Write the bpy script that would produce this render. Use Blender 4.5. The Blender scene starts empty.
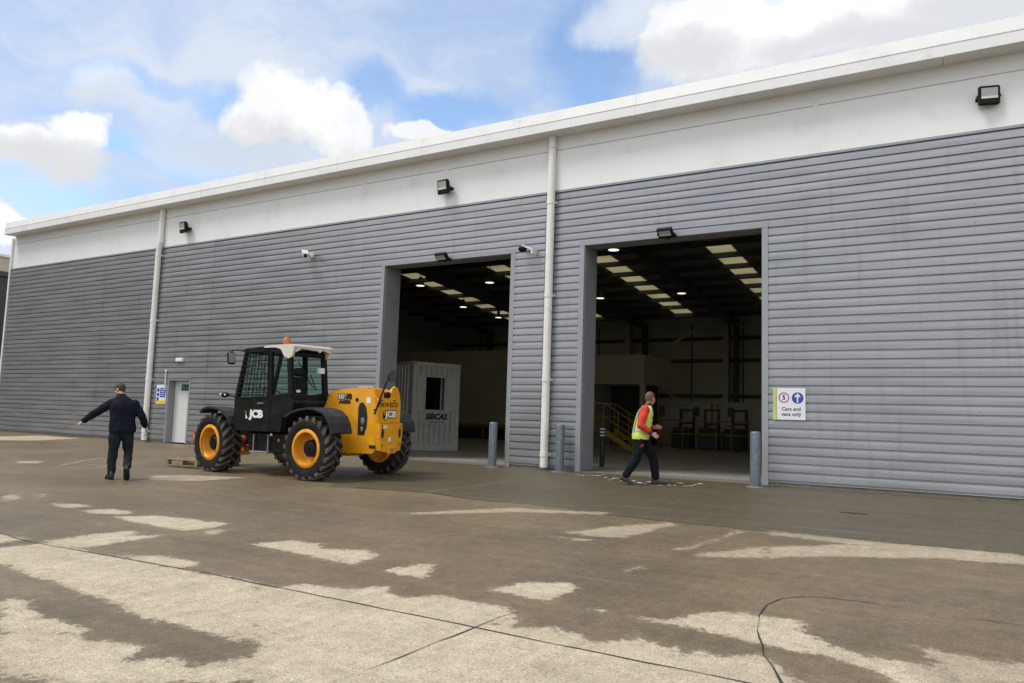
import bpy, math, random
import numpy as np
from mathutils import Vector, Matrix, noise
random.seed(7)
PI = math.pi
scene = bpy.context.scene
COL = scene.collection
R = math.radians

# ------------------------------------------------------------------ camera
F_PX, PITCH, ROLL, YAW, CAM_D, CAM_H = 779.68, 0.0993588, 0.0320884, -0.5548957, 15.74382, 1.117
SLOPE = 0.024                                   # the yard falls away from the building
def cam_axes():
    fwd = Vector((math.sin(YAW)*math.cos(PITCH), math.cos(YAW)*math.cos(PITCH), math.sin(PITCH)))
    right = Vector((math.cos(YAW), -math.sin(YAW), 0))
    up = right.cross(fwd)
    c, s = math.cos(ROLL), math.sin(ROLL)
    return c*right + s*up, -s*right + c*up, fwd
CR, CU, CF = cam_axes()
CAM = Vector((0, -CAM_D, CAM_H))
def ray(px, py):
    return (CF*F_PX + CR*(px-512) - CU*(py-341.5)).normalized()
def ground_at(px, py):
    d = ray(px, py)
    t = (-SLOPE*CAM_D - CAM_H) / (d.z - SLOPE*d.y)
    return CAM + d*t
def facade_at(px, py, y=0.0):
    d = ray(px, py); return CAM + d*((y+CAM_D)/d.y)
def gz(y):
    return SLOPE*max(y, -40.0) if y < 0 else 0.0

cd = bpy.data.cameras.new('camera'); cam = bpy.data.objects.new('camera', cd); COL.objects.link(cam)
cd.sensor_fit = 'HORIZONTAL'; cd.sensor_width = 36; cd.lens = F_PX/1024*36
cd.clip_start = 0.05; cd.clip_end = 3000
m = Matrix((CR, CU, -CF)).transposed().to_4x4(); m.translation = CAM
cam.matrix_world = m
scene.camera = cam

# ------------------------------------------------------------------ materials
def new_mat(name):
    mt = bpy.data.materials.new(name); mt.use_nodes = True
    return mt, mt.node_tree.nodes, mt.node_tree.links, mt.node_tree.nodes['Principled BSDF']
def mat(name, col, rough=0.5, metal=0.0, var=0.12, scale=3.0, bump=0.0, bscale=60.0, stain=None, emit=None, coat=0.0, rvar=0.15, spec=None):
    """paint / metal / fabric with uneven tone, uneven gloss and optional stains"""
    mt, N, L, P = new_mat(name)
    P.inputs['Roughness'].default_value = rough; P.inputs['Metallic'].default_value = metal
    if coat: P.inputs['Coat Weight'].default_value = coat
    if spec is not None: P.inputs['Specular IOR Level'].default_value = spec
    tc = N.new('ShaderNodeTexCoord')
    nz = N.new('ShaderNodeTexNoise'); nz.inputs['Scale'].default_value = scale; nz.inputs['Detail'].default_value = 6; nz.inputs['Roughness'].default_value = 0.65
    L.new(tc.outputs['Object'], nz.inputs['Vector'])
    mr = N.new('ShaderNodeMapRange'); mr.inputs[1].default_value = 0.3; mr.inputs[2].default_value = 0.7
    mr.inputs[3].default_value = 1-var; mr.inputs[4].default_value = 1+var
    L.new(nz.outputs['Fac'], mr.inputs[0])
    mul = N.new('ShaderNodeVectorMath'); mul.operation = 'SCALE'; mul.inputs[0].default_value = col
    L.new(mr.outputs[0], mul.inputs['Scale'])
    out = mul.outputs[0]
    if stain:
        sc, amt, scale_s = stain
        n2 = N.new('ShaderNodeTexNoise'); n2.inputs['Scale'].default_value = scale_s; n2.inputs['Detail'].default_value = 8; n2.inputs['Roughness'].default_value = 0.7
        L.new(tc.outputs['Object'], n2.inputs['Vector'])
        r2 = N.new('ShaderNodeMapRange'); r2.inputs[1].default_value = 0.52; r2.inputs[2].default_value = 0.72; r2.inputs[3].default_value = 0; r2.inputs[4].default_value = amt
        L.new(n2.outputs['Fac'], r2.inputs[0])
        mx = N.new('ShaderNodeMix'); mx.data_type = 'RGBA'; mx.inputs[7].default_value = (*sc, 1)
        L.new(r2.outputs[0], mx.inputs[0]); L.new(out, mx.inputs[6]); out = mx.outputs[2]
    L.new(out, P.inputs['Base Color'])
    rr = N.new('ShaderNodeMapRange'); rr.inputs[1].default_value = 0.3; rr.inputs[2].default_value = 0.7
    rr.inputs[3].default_value = max(0.02, rough-rvar*rough); rr.inputs[4].default_value = min(1, rough+rvar*rough)
    L.new(nz.outputs['Fac'], rr.inputs[0]); L.new(rr.outputs[0], P.inputs['Roughness'])
    if bump:
        n3 = N.new('ShaderNodeTexNoise'); n3.inputs['Scale'].default_value = bscale; n3.inputs['Detail'].default_value = 4
        L.new(tc.outputs['Object'], n3.inputs['Vector'])
        b = N.new('ShaderNodeBump'); b.inputs['Strength'].default_value = bump; b.inputs['Distance'].default_value = 0.01
        L.new(n3.outputs['Fac'], b.inputs['Height']); L.new(b.outputs[0], P.inputs['Normal'])
    if emit:
        P.inputs['Emission Color'].default_value = (*emit[0], 1); P.inputs['Emission Strength'].default_value = emit[1]
    return mt
def glass(name, tint, refl=0.12):
    mt, N, L, P = new_mat(name); N.remove(P)
    tr = N.new('ShaderNodeBsdfTransparent'); tr.inputs[0].default_value = (*tint, 1)
    gl = N.new('ShaderNodeBsdfGlossy'); gl.inputs['Roughness'].default_value = 0.03
    lw = N.new('ShaderNodeLayerWeight'); pw = N.new('ShaderNodeMath'); pw.operation = 'POWER'; pw.inputs[1].default_value = 4.0; L.new(lw.outputs['Facing'], pw.inputs[0])
    ad = N.new('ShaderNodeMath'); ad.operation = 'MULTIPLY_ADD'; ad.inputs[1].default_value = 0.7; ad.inputs[2].default_value = refl*0.3
    L.new(pw.outputs[0], ad.inputs[0])
    mx = N.new('ShaderNodeMixShader'); L.new(ad.outputs[0], mx.inputs[0]); L.new(tr.outputs[0], mx.inputs[1]); L.new(gl.outputs[0], mx.inputs[2])
    L.new(mx.outputs[0], N['Material Output'].inputs[0]); return mt
def translucent(name, col):
    mt, N, L, P = new_mat(name); N.remove(P)
    a = N.new('ShaderNodeBsdfTranslucent'); d = N.new('ShaderNodeBsdfDiffuse')
    tc = N.new('ShaderNodeTexCoord'); nz = N.new('ShaderNodeTexNoise'); nz.inputs['Scale'].default_value = 0.8; nz.inputs['Detail'].default_value = 5
    L.new(tc.outputs['Object'], nz.inputs['Vector'])
    mr = N.new('ShaderNodeMapRange'); mr.inputs[3].default_value = 0.7; mr.inputs[4].default_value = 1.3; L.new(nz.outputs['Fac'], mr.inputs[0])
    sc = N.new('ShaderNodeVectorMath'); sc.operation = 'SCALE'; sc.inputs[0].default_value = col; L.new(mr.outputs[0], sc.inputs['Scale'])
    L.new(sc.outputs[0], a.inputs[0]); d.inputs[0].default_value = (0.4, 0.4, 0.36, 1)
    mx = N.new('ShaderNodeMixShader'); mx.inputs[0].default_value = 0.25
    L.new(a.outputs[0], mx.inputs[1]); L.new(d.outputs[0], mx.inputs[2]); L.new(mx.outputs[0], N['Material Output'].inputs[0]); return mt

M = {}
M['yellow'] = mat('machine_yellow', (0.78, 0.345, 0.010), 0.38, var=0.10, scale=5, stain=((0.30, 0.17, 0.05), 0.45, 4.5), coat=0.25)
M['rim_yellow'] = mat('rim_yellow', (0.74, 0.31, 0.01), 0.42, var=0.1, scale=6, stain=((0.22, 0.13, 0.05), 0.5, 9))
M['tyre'] = mat('tyre_rubber', (0.012, 0.0115, 0.011), 0.8, spec=0.25, var=0.3, scale=7, stain=((0.06, 0.052, 0.04), 0.5, 5), bump=0.3, bscale=90)
M['lug'] = mat('muddy_tread', (0.06, 0.053, 0.043), 0.85, var=0.3, scale=6, stain=((0.19, 0.16, 0.115), 0.75, 6))
M['black'] = mat('black_paint', (0.008, 0.0085, 0.009), 0.45, spec=0.2, var=0.25, scale=5, stain=((0.045, 0.04, 0.033), 0.35, 6))
M['door_black'] = mat('cab_door_black', (0.010, 0.0105, 0.0105), 0.35, var=0.25, scale=3, stain=((0.045, 0.04, 0.032), 0.45, 4), spec=0.22)
M['plastic'] = mat('grey_plastic', (0.024, 0.027, 0.031), 0.55, spec=0.3, var=0.15, scale=5, stain=((0.12, 0.11, 0.09), 0.3, 6))
M['cream'] = mat('cream_roof', (0.66, 0.61, 0.52), 0.45, var=0.06, stain=((0.4, 0.3, 0.2), 0.4, 6))
M['amber'] = mat('amber_lens', (0.42, 0.13, 0.02), 0.2, var=0.05)
M['red'] = mat('red_lens', (0.5, 0.03, 0.02), 0.25)
M['orange'] = mat('orange_steel', (0.6, 0.19, 0.03), 0.5, stain=((0.2, 0.12, 0.06), 0.5, 8))
M['white_ink'] = mat('white_lettering', (0.78, 0.78, 0.76), 0.5, var=0.03)
M['black_ink'] = mat('black_lettering', (0.015, 0.015, 0.016), 0.5)
M['navy_ink'] = mat('navy_lettering', (0.02, 0.03, 0.09), 0.5)
M['cabglass'] = glass('cab_glass', (0.86, 0.95, 0.91), 0.22)
M['winglass'] = glass('window_glass', (0.3, 0.33, 0.33), 0.10)
M['mirror'] = mat('mirror_silver', (0.13, 0.13, 0.11), 0.25, metal=0.3, var=0.05)
M['seat'] = mat('black_seat', (0.02, 0.02, 0.021), 0.75)
M['steel'] = mat('worn_steel', (0.28, 0.27, 0.26), 0.5, metal=0.7, stain=((0.16, 0.09, 0.05), 0.5, 8))
M['wood'] = mat('pallet_wood', (0.26, 0.19, 0.11), 0.85, var=0.25, scale=9, stain=((0.12, 0.085, 0.05), 0.5, 5))
M['galv'] = mat('galvanised_steel', (0.135, 0.165, 0.19), 0.5, metal=0.3, var=0.25, scale=12, stain=((0.32, 0.34, 0.35), 0.5, 9), bump=0.15)
M['blackpost'] = mat('black_post', (0.012, 0.012, 0.013), 0.5)
M['white_band'] = mat('white_cladding', (0.80, 0.80, 0.79), 0.45, var=0.025, scale=0.6, stain=((0.5, 0.5, 0.48), 0.35, 1.2))
M['fascia'] = mat('white_fascia', (0.78, 0.78, 0.77), 0.45, var=0.03, scale=0.8, stain=((0.45, 0.43, 0.39), 0.28, 2.5))
M['pipe'] = mat('pipe_white', (0.78, 0.765, 0.72), 0.45, var=0.05, scale=3, stain=((0.42, 0.37, 0.29), 0.4, 4))
M['flash'] = mat('grey_flashing', (0.30, 0.31, 0.325), 0.42, metal=0.15, var=0.05, scale=1.5)
M['jamb'] = mat('jamb_grey', (0.26, 0.27, 0.28), 0.5, metal=0.1, var=0.06, scale=1.5, stain=((0.18, 0.175, 0.16), 0.4, 2.0))
M['plinth'] = mat('plinth_concrete', (0.16, 0.147, 0.12), 0.9, var=0.25, scale=6, stain=((0.12, 0.105, 0.08), 0.6, 4), bump=0.5)
M['liner'] = mat('inner_liner', (0.60, 0.605, 0.57), 0.6, var=0.06, scale=0.5)
M['roof'] = mat('roof_sheet', (0.42, 0.425, 0.42), 0.6, var=0.06)
M['frame'] = mat('frame_steel', (0.10, 0.105, 0.108), 0.55, var=0.12)
M['brownwall'] = mat('partition_board', (0.60, 0.55, 0.45), 0.7, var=0.07, scale=0.7)
M['darkwall'] = mat('dark_base_panel', (0.05, 0.05, 0.048), 0.7)
M['floor'] = mat('warehouse_floor', (0.32, 0.31, 0.28), 0.42, var=0.15, scale=0.7, stain=((0.16, 0.15, 0.135), 0.5, 1.3))
M['rail_yellow'] = mat('rail_yellow', (0.30, 0.20, 0.02), 0.5, var=0.1)
M['container'] = mat('container_grey', (0.60, 0.61, 0.57), 0.5, var=0.06, scale=2, stain=((0.27, 0.24, 0.19), 0.4, 3))
M['signwhite'] = mat('sign_white', (0.72, 0.72, 0.76), 0.4, var=0.02)
M['signblue'] = mat('sign_blue', (0.02, 0.06, 0.30), 0.4)
M['signred'] = mat('sign_red', (0.45, 0.02, 0.06), 0.4)
M['signlime'] = mat('sign_lime', (0.48, 0.55, 0.13), 0.5)
M['signyellow'] = mat('sign_yellow', (0.72, 0.55, 0.03), 0.5)
M['signgreen'] = mat('sign_green', (0.012, 0.09, 0.075), 0.4)
M['door'] = mat('door_white', (0.66, 0.67, 0.64), 0.45, var=0.04, stain=((0.42, 0.40, 0.34), 0.35, 3))
M['lampblack'] = mat('lamp_black', (0.008, 0.0085, 0.010), 0.5, spec=0.2)
M['lampglass'] = mat('lamp_glass', (0.36, 0.36, 0.33), 0.12, var=0.12, scale=8, spec=0.5)
M['lampsilver'] = mat('lamp_reflector', (0.62, 0.64, 0.60), 0.3, var=0.08)
M['camwhite'] = mat('camera_white', (0.68, 0.68, 0.66), 0.4, var=0.03)
M['glow'] = mat('lamp_glow', (0.9, 0.85, 0.75), 0.5, emit=((1.0, 0.92, 0.78), 0.9))
M['rooflight'] = translucent('rooflight_sheet', (0.56, 0.52, 0.38))
M['darkbuild'] = mat('neighbour_dark_cladding', (0.035, 0.038, 0.045), 0.5, var=0.1, scale=0.6)
M['beige'] = mat('distant_beige_render', (0.5, 0.44, 0.33), 0.8)
M['joint'] = mat('joint_tar', (0.028, 0.025, 0.022), 0.8, var=0.4, scale=8)
M['roadwhite'] = mat('worn_road_white', (0.27, 0.24, 0.18), 0.8, var=0.2, scale=6)
M['flake'] = mat('paint_flake_white', (0.66, 0.65, 0.60), 0.8, var=0.15, scale=12)
M['floorline'] = mat('floor_line', (0.42, 0.40, 0.34), 0.6, var=0.2, scale=3)
M['skin'] = mat('skin', (0.46, 0.24, 0.165), 0.5, var=0.1, scale=18)
M['hair_brown'] = mat('brown_hair', (0.045, 0.026, 0.016), 0.7, var=0.4, scale=60, bump=0.5, bscale=180)
M['hair_fair'] = mat('cropped_hair', (0.12, 0.07, 0.04), 0.7, var=0.3, scale=60, bump=0.4, bscale=180)
M['eye'] = mat('eye_dark', (0.02, 0.02, 0.02), 0.2)
M['navy'] = mat('navy_jacket', (0.0075, 0.0095, 0.017), 0.85, spec=0.15, var=0.25, scale=9, bump=0.4, bscale=40)
M['denim'] = mat('dark_denim', (0.014, 0.019, 0.027), 0.85, spec=0.15, var=0.35, scale=8, bump=0.4, bscale=50)
M['leather'] = mat('black_leather', (0.012, 0.011, 0.011), 0.4)
M['shirt'] = mat('orange_red_shirt', (0.58, 0.045, 0.02), 0.8, var=0.15, scale=10, bump=0.3, bscale=45)
M['hivis'] = mat('hivis_yellow', (0.58, 0.68, 0.13), 0.7, var=0.12, scale=10, bump=0.3, bscale=45)
M['reflect'] = mat('reflective_tape', (0.50, 0.52, 0.45), 0.4, var=0.1)
M['workpants'] = mat('work_trousers', (0.007, 0.008, 0.011), 0.85, spec=0.15, var=0.35, scale=9, bump=0.4, bscale=50)
M['pocketred'] = mat('red_pocket', (0.16, 0.016, 0.014), 0.8)
M['boot'] = mat('grey_boot', (0.05, 0.05, 0.052), 0.7, var=0.2)
M['machine_dark'] = mat('machine_dark', (0.03, 0.032, 0.036), 0.5, var=0.3)
M['machine_blue'] = mat('machine_blue', (0.03, 0.045, 0.10), 0.5, var=0.2)

def cladding_mat():
    mt, N, L, P = new_mat('profiled_cladding')
    P.inputs['Metallic'].default_value = 0.5; P.inputs['Roughness'].default_value = 0.35
    tc = N.new('ShaderNodeTexCoord')
    mp = N.new('ShaderNodeMapping'); mp.inputs['Scale'].default_value = (0.35, 1, 5.0); L.new(tc.outputs['Object'], mp.inputs['Vector'])
    n1 = N.new('ShaderNodeTexNoise'); n1.inputs['Scale'].default_value = 1.6; n1.inputs['Detail'].default_value = 6; L.new(mp.outputs[0], n1.inputs['Vector'])
    m1 = N.new('ShaderNodeMapRange'); m1.inputs[1].default_value = 0.3; m1.inputs[2].default_value = 0.7; m1.inputs[3].default_value = 0.86; m1.inputs[4].default_value = 1.13; L.new(n1.outputs['Fac'], m1.inputs[0])
    mp2 = N.new('ShaderNodeMapping'); mp2.inputs['Scale'].default_value = (3, 1, 0.25); L.new(tc.outputs['Object'], mp2.inputs['Vector'])
    n2 = N.new('ShaderNodeTexNoise'); n2.inputs['Scale'].default_value = 2.0; n2.inputs['Detail'].default_value = 7; L.new(mp2.outputs[0], n2.inputs['Vector'])
    m2 = N.new('ShaderNodeMapRange'); m2.inputs[1].default_value = 0.55; m2.inputs[2].default_value = 0.8; m2.inputs[4].default_value = 0.42; L.new(n2.outputs['Fac'], m2.inputs[0])
    at = N.new('ShaderNodeAttribute'); at.attribute_name = 'tone'
    mu = N.new('ShaderNodeMath'); mu.operation = 'MULTIPLY'; L.new(m1.outputs[0], mu.inputs[0]); L.new(at.outputs['Fac'], mu.inputs[1])
    sc = N.new('ShaderNodeVectorMath'); sc.operation = 'SCALE'; sc.inputs[0].default_value = (0.335, 0.340, 0.350); L.new(mu.outputs[0], sc.inputs['Scale'])
    mx = N.new('ShaderNodeMix'); mx.data_type = 'RGBA'; mx.inputs[7].default_value = (0.19, 0.185, 0.175, 1)
    L.new(m2.outputs[0], mx.inputs[0]); L.new(sc.outputs[0], mx.inputs[6]); L.new(mx.outputs[2], P.inputs['Base Color'])
    m3 = N.new('ShaderNodeMapRange'); m3.inputs[3].default_value = 0.28; m3.inputs[4].default_value = 0.48; L.new(n1.outputs['Fac'], m3.inputs[0]); L.new(m3.outputs[0], P.inputs['Roughness'])
    return mt
M['clad'] = cladding_mat()

# ------------------------------------------------------------------ mesh builder
def world_of(parent):
    mw = Matrix.Identity(4); o = parent
    while o is not None:
        mw = (Matrix.Translation(o.location) @ o.rotation_euler.to_matrix().to_4x4()) @ mw
        o = o.parent
    return mw
class MB:
    def __init__(s): s.v = []; s.f = []; s.mi = []; s.sm = []
    def add(s, vs, fs, mi=0, smooth=False):
        b = len(s.v); s.v += [tuple(p) for p in vs]
        for f in fs: s.f.append([b+i for i in f]); s.mi.append(mi); s.sm.append(smooth)
        return s
    def box(s, lo, hi, mi=0, M4=None):
        x0, y0, z0 = lo; x1, y1, z1 = hi
        vs = [Vector(p) for p in ((x0,y0,z0),(x1,y0,z0),(x1,y1,z0),(x0,y1,z0),(x0,y0,z1),(x1,y0,z1),(x1,y1,z1),(x0,y1,z1))]
        if M4 is not None: vs = [M4 @ p for p in vs]
        return s.add(vs, [(0,3,2,1),(4,5,6,7),(0,1,5,4),(1,2,6,5),(2,3,7,6),(3,0,4,7)], mi)
    def bbox(s, lo, hi, c=0.015, mi=0, M4=None):
        """box with chamfered edges"""
        x0,y0,z0 = lo; x1,y1,z1 = hi; c = min(c, (x1-x0)*.45, (y1-y0)*.45, (z1-z0)*.45)
        import itertools
        idx = {}; vs = []
        for sx in (0,1):
            for sy in (0,1):
                for sz in (0,1):
                    p = [ (x0,x1)[sx], (y0,y1)[sy], (z0,z1)[sz] ]; d = [(1,-1)[sx], (1,-1)[sy], (1,-1)[sz]]
                    for k in range(3):
                        q = [p[i] if i == k else p[i]+d[i]*c for i in range(3)]
                        idx[(sx,sy,sz,k)] = len(vs); vs.append(Vector(q))
        fs = []
        cen = Vector(((x0+x1)/2,(y0+y1)/2,(z0+z1)/2))
        def face(l):
            a, b_, c_ = vs[l[0]], vs[l[1]], vs[l[2]]
            n = (b_-a).cross(c_-a); mid = sum((vs[i] for i in l), Vector())/len(l)
            fs.append(tuple(l) if n.dot(mid-cen) > 0 else tuple(reversed(l)))
        for k in range(3):
            o = [i for i in range(3) if i != k]
            for sgn in (0,1):
                l = []
                for a, b_ in ((0,0),(1,0),(1,1),(0,1)):
                    key = [0,0,0]; key[k] = sgn; key[o[0]] = a; key[o[1]] = b_; l.append(idx[(*key,k)])
                face(l)
        for k in range(3):                      # edges along axis k
            o = [i for i in range(3) if i != k]
            for a in (0,1):
                for b_ in (0,1):
                    k0 = [0,0,0]; k0[o[0]] = a; k0[o[1]] = b_; k1 = list(k0); k1[k] = 1
                    face([idx[(*k0,o[0])], idx[(*k0,o[1])], idx[(*k1,o[1])], idx[(*k1,o[0])]])
        for key in itertools.product((0,1),(0,1),(0,1)):
            face([idx[(*key,0)], idx[(*key,1)], idx[(*key,2)]])
        if M4 is not None: vs = [M4 @ p for p in vs]
        return s.add(vs, fs, mi)
    def prism(s, poly, axis, a, b, mi=0, M4=None, smooth=False):
        """2D polygon extruded along axis; poly in the other two axes in order (x:yz, y:xz, z:xy)"""
        def mk(p, t):
            if axis == 'x': q = (t, p[0], p[1])
            elif axis == 'y': q = (p[0], t, p[1])
            else: q = (p[0], p[1], t)
            q = Vector(q); return M4 @ q if M4 is not None else q
        n = len(poly); vs = [mk(p, a) for p in poly] + [mk(p, b) for p in poly]
        s.add(vs, [tuple(range(n))[::-1], tuple(range(n, 2*n))], mi)
        return s.add(vs, [(i, (i+1) % n, n+(i+1) % n, n+i) for i in range(n)], mi, smooth)
    def frame_of(s, d):
        d = Vector(d).normalized(); a = Vector((0,0,1)) if abs(d.z) < 0.9 else Vector((1,0,0))
        u = d.cross(a).normalized(); return u, d.cross(u)
    def cyl(s, p0, p1, r, r1=None, n=14, mi=0, smooth=True):
        p0 = Vector(p0); p1 = Vector(p1); r1 = r if r1 is None else r1
        u, w = s.frame_of(p1-p0)
        c = [(math.cos(2*PI*i/n), math.sin(2*PI*i/n)) for i in range(n)]
        vs = [p0+(u*a+w*b)*r for a, b in c]+[p1+(u*a+w*b)*r1 for a, b in c]
        s.add(vs, [(i, n+i, n+(i+1) % n, (i+1) % n) for i in range(n)], mi, smooth)
        return s.add(vs, [tuple(range(n)), tuple(range(n, 2*n))[::-1]], mi)
    def tube(s, pts, r, n=8, mi=0):
        for a, b in zip(pts[:-1], pts[1:]): s.cyl(a, b, r, n=n, mi=mi)
        return s
    def bar(s, p0, p1, w, h, mi=0, up=(0,0,1)):
        """rectangular bar from p0 to p1, w across, h along up"""
        p0 = Vector(p0); p1 = Vector(p1); d = (p1-p0).normalized(); up = Vector(up)
        x = d.cross(up).normalized(); z = x.cross(d)
        vs = [p+x*a*w/2+z*b*h/2 for p in (p0, p1) for a, b in ((-1,-1),(1,-1),(1,1),(-1,1))]
        return s.add(vs, [(0,1,2,3),(7,6,5,4),(0,4,5,1),(1,5,6,2),(2,6,7,3),(3,7,4,0)], mi)
    def capsule(s, p0, p1, r0, r1=None, n=16, mi=0):
        p0 = Vector(p0); p1 = Vector(p1); r1 = r0 if r1 is None else r1
        d = p1-p0; L = d.length; d = d/L if L > 1e-6 else Vector((0,0,1)); u, w = s.frame_of(d)
        rings = []
        for k in range(1, 5): a = PI/2*(1-k/4.0); rings.append((p0-d*r0*math.sin(a), max(1e-4, r0*math.cos(a))))
        for k in range(0, 4): a = PI/2*(k/4.0); rings.append((p1+d*r1*math.sin(a), max(1e-4, r1*math.cos(a))))
        return s.rings([[c+(u*math.cos(2*PI*i/n)+w*math.sin(2*PI*i/n))*r for i in range(n)] for c, r in rings], mi)
    def rings(s, rs, mi=0, smooth=True, cap=True):
        n = len(rs[0]); vs = [p for r in rs for p in r]; fs = []
        for k in range(len(rs)-1):
            for i in range(n):
                j = (i+1) % n; fs.append((k*n+i, k*n+j, (k+1)*n+j, (k+1)*n+i))
        s.add(vs, fs, mi, smooth)
        if cap: s.add(rs[0], [tuple(range(n))[::-1]], mi); s.add(rs[-1], [tuple(range(n))], mi)
        return s
    def ell(s, c, r, n=16, m=10, mi=0, M4=None):
        c = Vector(c); rs = []
        for k in range(1, m):
            a = PI*k/m-PI/2
            ring = [c+Vector((r[0]*math.cos(a)*math.cos(2*PI*i/n), r[1]*math.cos(a)*math.sin(2*PI*i/n), r[2]*math.sin(a))) for i in range(n)]
            rs.append([M4 @ p for p in ring] if M4 is not None else ring)
        return s.rings(rs, mi)
    def torso(s, rows, n=24, e=2.4, mi=0, M4=None):
        """stack of superellipse rings: (z, cx, cy, half width, half depth)"""
        rs = []
        for z, cx, cy, a, b in rows:
            ring = []
            for i in range(n):
                t = 2*PI*i/n; c, q = math.cos(t), math.sin(t)
                ring.append(Vector((cx+a*math.copysign(abs(c)**(2/e), c), cy+b*math.copysign(abs(q)**(2/e), q), z)))
            rs.append([M4 @ p for p in ring] if M4 is not None else ring)
        return s.rings(rs, mi)
    def lathe_y(s, prof, cx, cz, n=40, mi=0, smooth=True, closed=False):
        """profile (radius, y) turned round a y axis through (cx, cz)"""
        vs = []; fs = []; k = len(prof)
        for i in range(n):
            a = 2*PI*i/n
            for r, y in prof: vs.append((cx+r*math.cos(a), y, cz+r*math.sin(a)))
        for i in range(n):
            j = (i+1) % n
            for t in range(k-1 if not closed else k):
                t2 = (t+1) % k
                fs.append((i*k+t, i*k+t2, j*k+t2, j*k+t))
        return s.add(vs, fs, mi, smooth)
    def text(s, body, size, M4, mi=0, ext=0.002, align='CENTER', shear=0.0, bold=0.0, sx=1.0):
        cu = bpy.data.curves.new('lettering_curve', 'FONT'); cu.body = body; cu.size = size; cu.align_x = align; cu.align_y = 'CENTER'
        cu.extrude = ext; cu.shear = shear; cu.offset = bold; cu.resolution_u = 3
        o = bpy.data.objects.new('lettering_tmp', cu); COL.objects.link(o)
        dg = bpy.context.evaluated_depsgraph_get(); me = bpy.data.meshes.new_from_object(o.evaluated_get(dg))
        s.add([M4 @ Vector((p.co.x*sx, p.co.y, p.co.z)) for p in me.vertices], [tuple(f.vertices) for f in me.polygons], mi)
        bpy.data.objects.remove(o); bpy.data.curves.remove(cu); bpy.data.meshes.remove(me); return s
    def build(s, name, mats, parent=None, space='world', kind=None, recalc=False, bevel=0.0, origin=None):
        mats = mats if isinstance(mats, (list, tuple)) else [mats]
        me = bpy.data.meshes.new(name)
        vs = s.v
        o = bpy.data.objects.new(name, me)
        if parent is not None:
            o.parent = parent
            if space == 'world':
                inv = world_of(parent).inverted(); vs = [inv @ Vector(p) for p in vs]
        elif origin is not None:
            og = Vector(origin); vs = [Vector(p)-og for p in vs]; o.location = og
        me.from_pydata([tuple(p) for p in vs], [], s.f)
        for mt in mats: me.materials.append(M[mt] if isinstance(mt, str) else mt)
        me.polygons.foreach_set('material_index', s.mi); me.polygons.foreach_set('use_smooth', s.sm)
        me.update()
        if recalc:
            import bmesh
            bm = bmesh.new(); bm.from_mesh(me); bmesh.ops.recalc_face_normals(bm, faces=bm.faces); bm.to_mesh(me); bm.free()
        if bevel:
            md = o.modifiers.new('edge', 'BEVEL'); md.width = bevel; md.segments = 2; md.limit_method = 'ANGLE'
        COL.objects.link(o)
        if kind: o['kind'] = kind
        return o
def remesh(mb, voxel, smooth_it=2, wrinkle=0.0, wfreq=9.0, seed=0.0):
    """fuse overlapping closed shapes of a builder into one continuous skin"""
    me = bpy.data.meshes.new('tmp'); me.from_pydata([tuple(p) for p in mb.v], [], mb.f); me.update()
    import bmesh
    bm = bmesh.new(); bm.from_mesh(me); bmesh.ops.remove_doubles(bm, verts=bm.verts, dist=1e-5); bmesh.ops.recalc_face_normals(bm, faces=bm.faces); bm.to_mesh(me); bm.free()
    o = bpy.data.objects.new('tmp', me); COL.objects.link(o)
    md = o.modifiers.new('r', 'REMESH'); md.mode = 'VOXEL'; md.voxel_size = voxel; md.use_smooth_shade = True
    sm = o.modifiers.new('s', 'SMOOTH'); sm.iterations = smooth_it; sm.factor = 0.5
    dg = bpy.context.evaluated_depsgraph_get(); e = bpy.data.meshes.new_from_object(o.evaluated_get(dg))
    out = MB(); vs = []
    for v in e.vertices:
        p = Vector(v.co)
        if wrinkle:
            q = Vector((p.x*wfreq, p.y*wfreq, p.z*wfreq*0.75+seed))
            p = p + Vector(v.normal)*wrinkle*(noise.noise(q)+0.5*noise.noise(q*2.3))
        vs.append(p)
    out.add(vs, [tuple(f.vertices) for f in e.polygons], 0, True)
    bpy.data.objects.remove(o); bpy.data.meshes.remove(me); bpy.data.meshes.remove(e); return out
def tag(o, label, cat, group=None):
    o['label'] = label; o['category'] = cat
    if group: o['group'] = group
    return o
def empty(name, loc, rz, label, cat, group=None):
    o = bpy.data.objects.new(name, None); COL.objects.link(o); o.location = loc; o.rotation_euler = (0, 0, rz); o.empty_display_size = 0.2
    return tag(o, label, cat, group)
def copy_thing(root, loc, rz, label):
    r = root.copy(); COL.objects.link(r); r.location = loc; r.rotation_euler = (0, 0, rz); r['label'] = label
    for ch in list(root.children):
        c = ch.copy(); COL.objects.link(c); c.parent = r
        for g in list(ch.children):
            d = g.copy(); COL.objects.link(d); d.parent = c
    return r

# ------------------------------------------------------------------ ground
def crop(x0, pts, y0=500.0, s=3.73): return [(x0+a/s, y0+b/s) for a, b in pts]
DRY = []            # (pixel outline on the yard, weight): + dry and pale, - wet
def D(x0, pts, w=1.0): DRY.append((crop(x0, pts), w))
D(0, [(45,245),(290,190),(620,245),(955,310),(955,683),(0,683),(0,380),(0,250)])
D(0, [(195,12),(335,15),(345,24),(270,30),(205,24)], .8); D(0, [(295,38),(400,32),(500,42),(480,54),(340,52)], .85)
D(0, [(430,62),(600,58),(700,72),(850,88),(780,105),(690,115),(560,95)]); D(0, [(745,122),(800,108),(840,112),(790,135)], .8)
D(0, [(180,152),(340,128),(500,115),(512,124),(430,138),(600,129),(607,136),(300,178),(200,172)])
D(0, [(-60,112),(0,128),(105,147),(0,160),(-60,165)]); D(0, [(-60,185),(0,180),(180,158),(290,182),(20,240),(-60,240)], .95)
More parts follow.
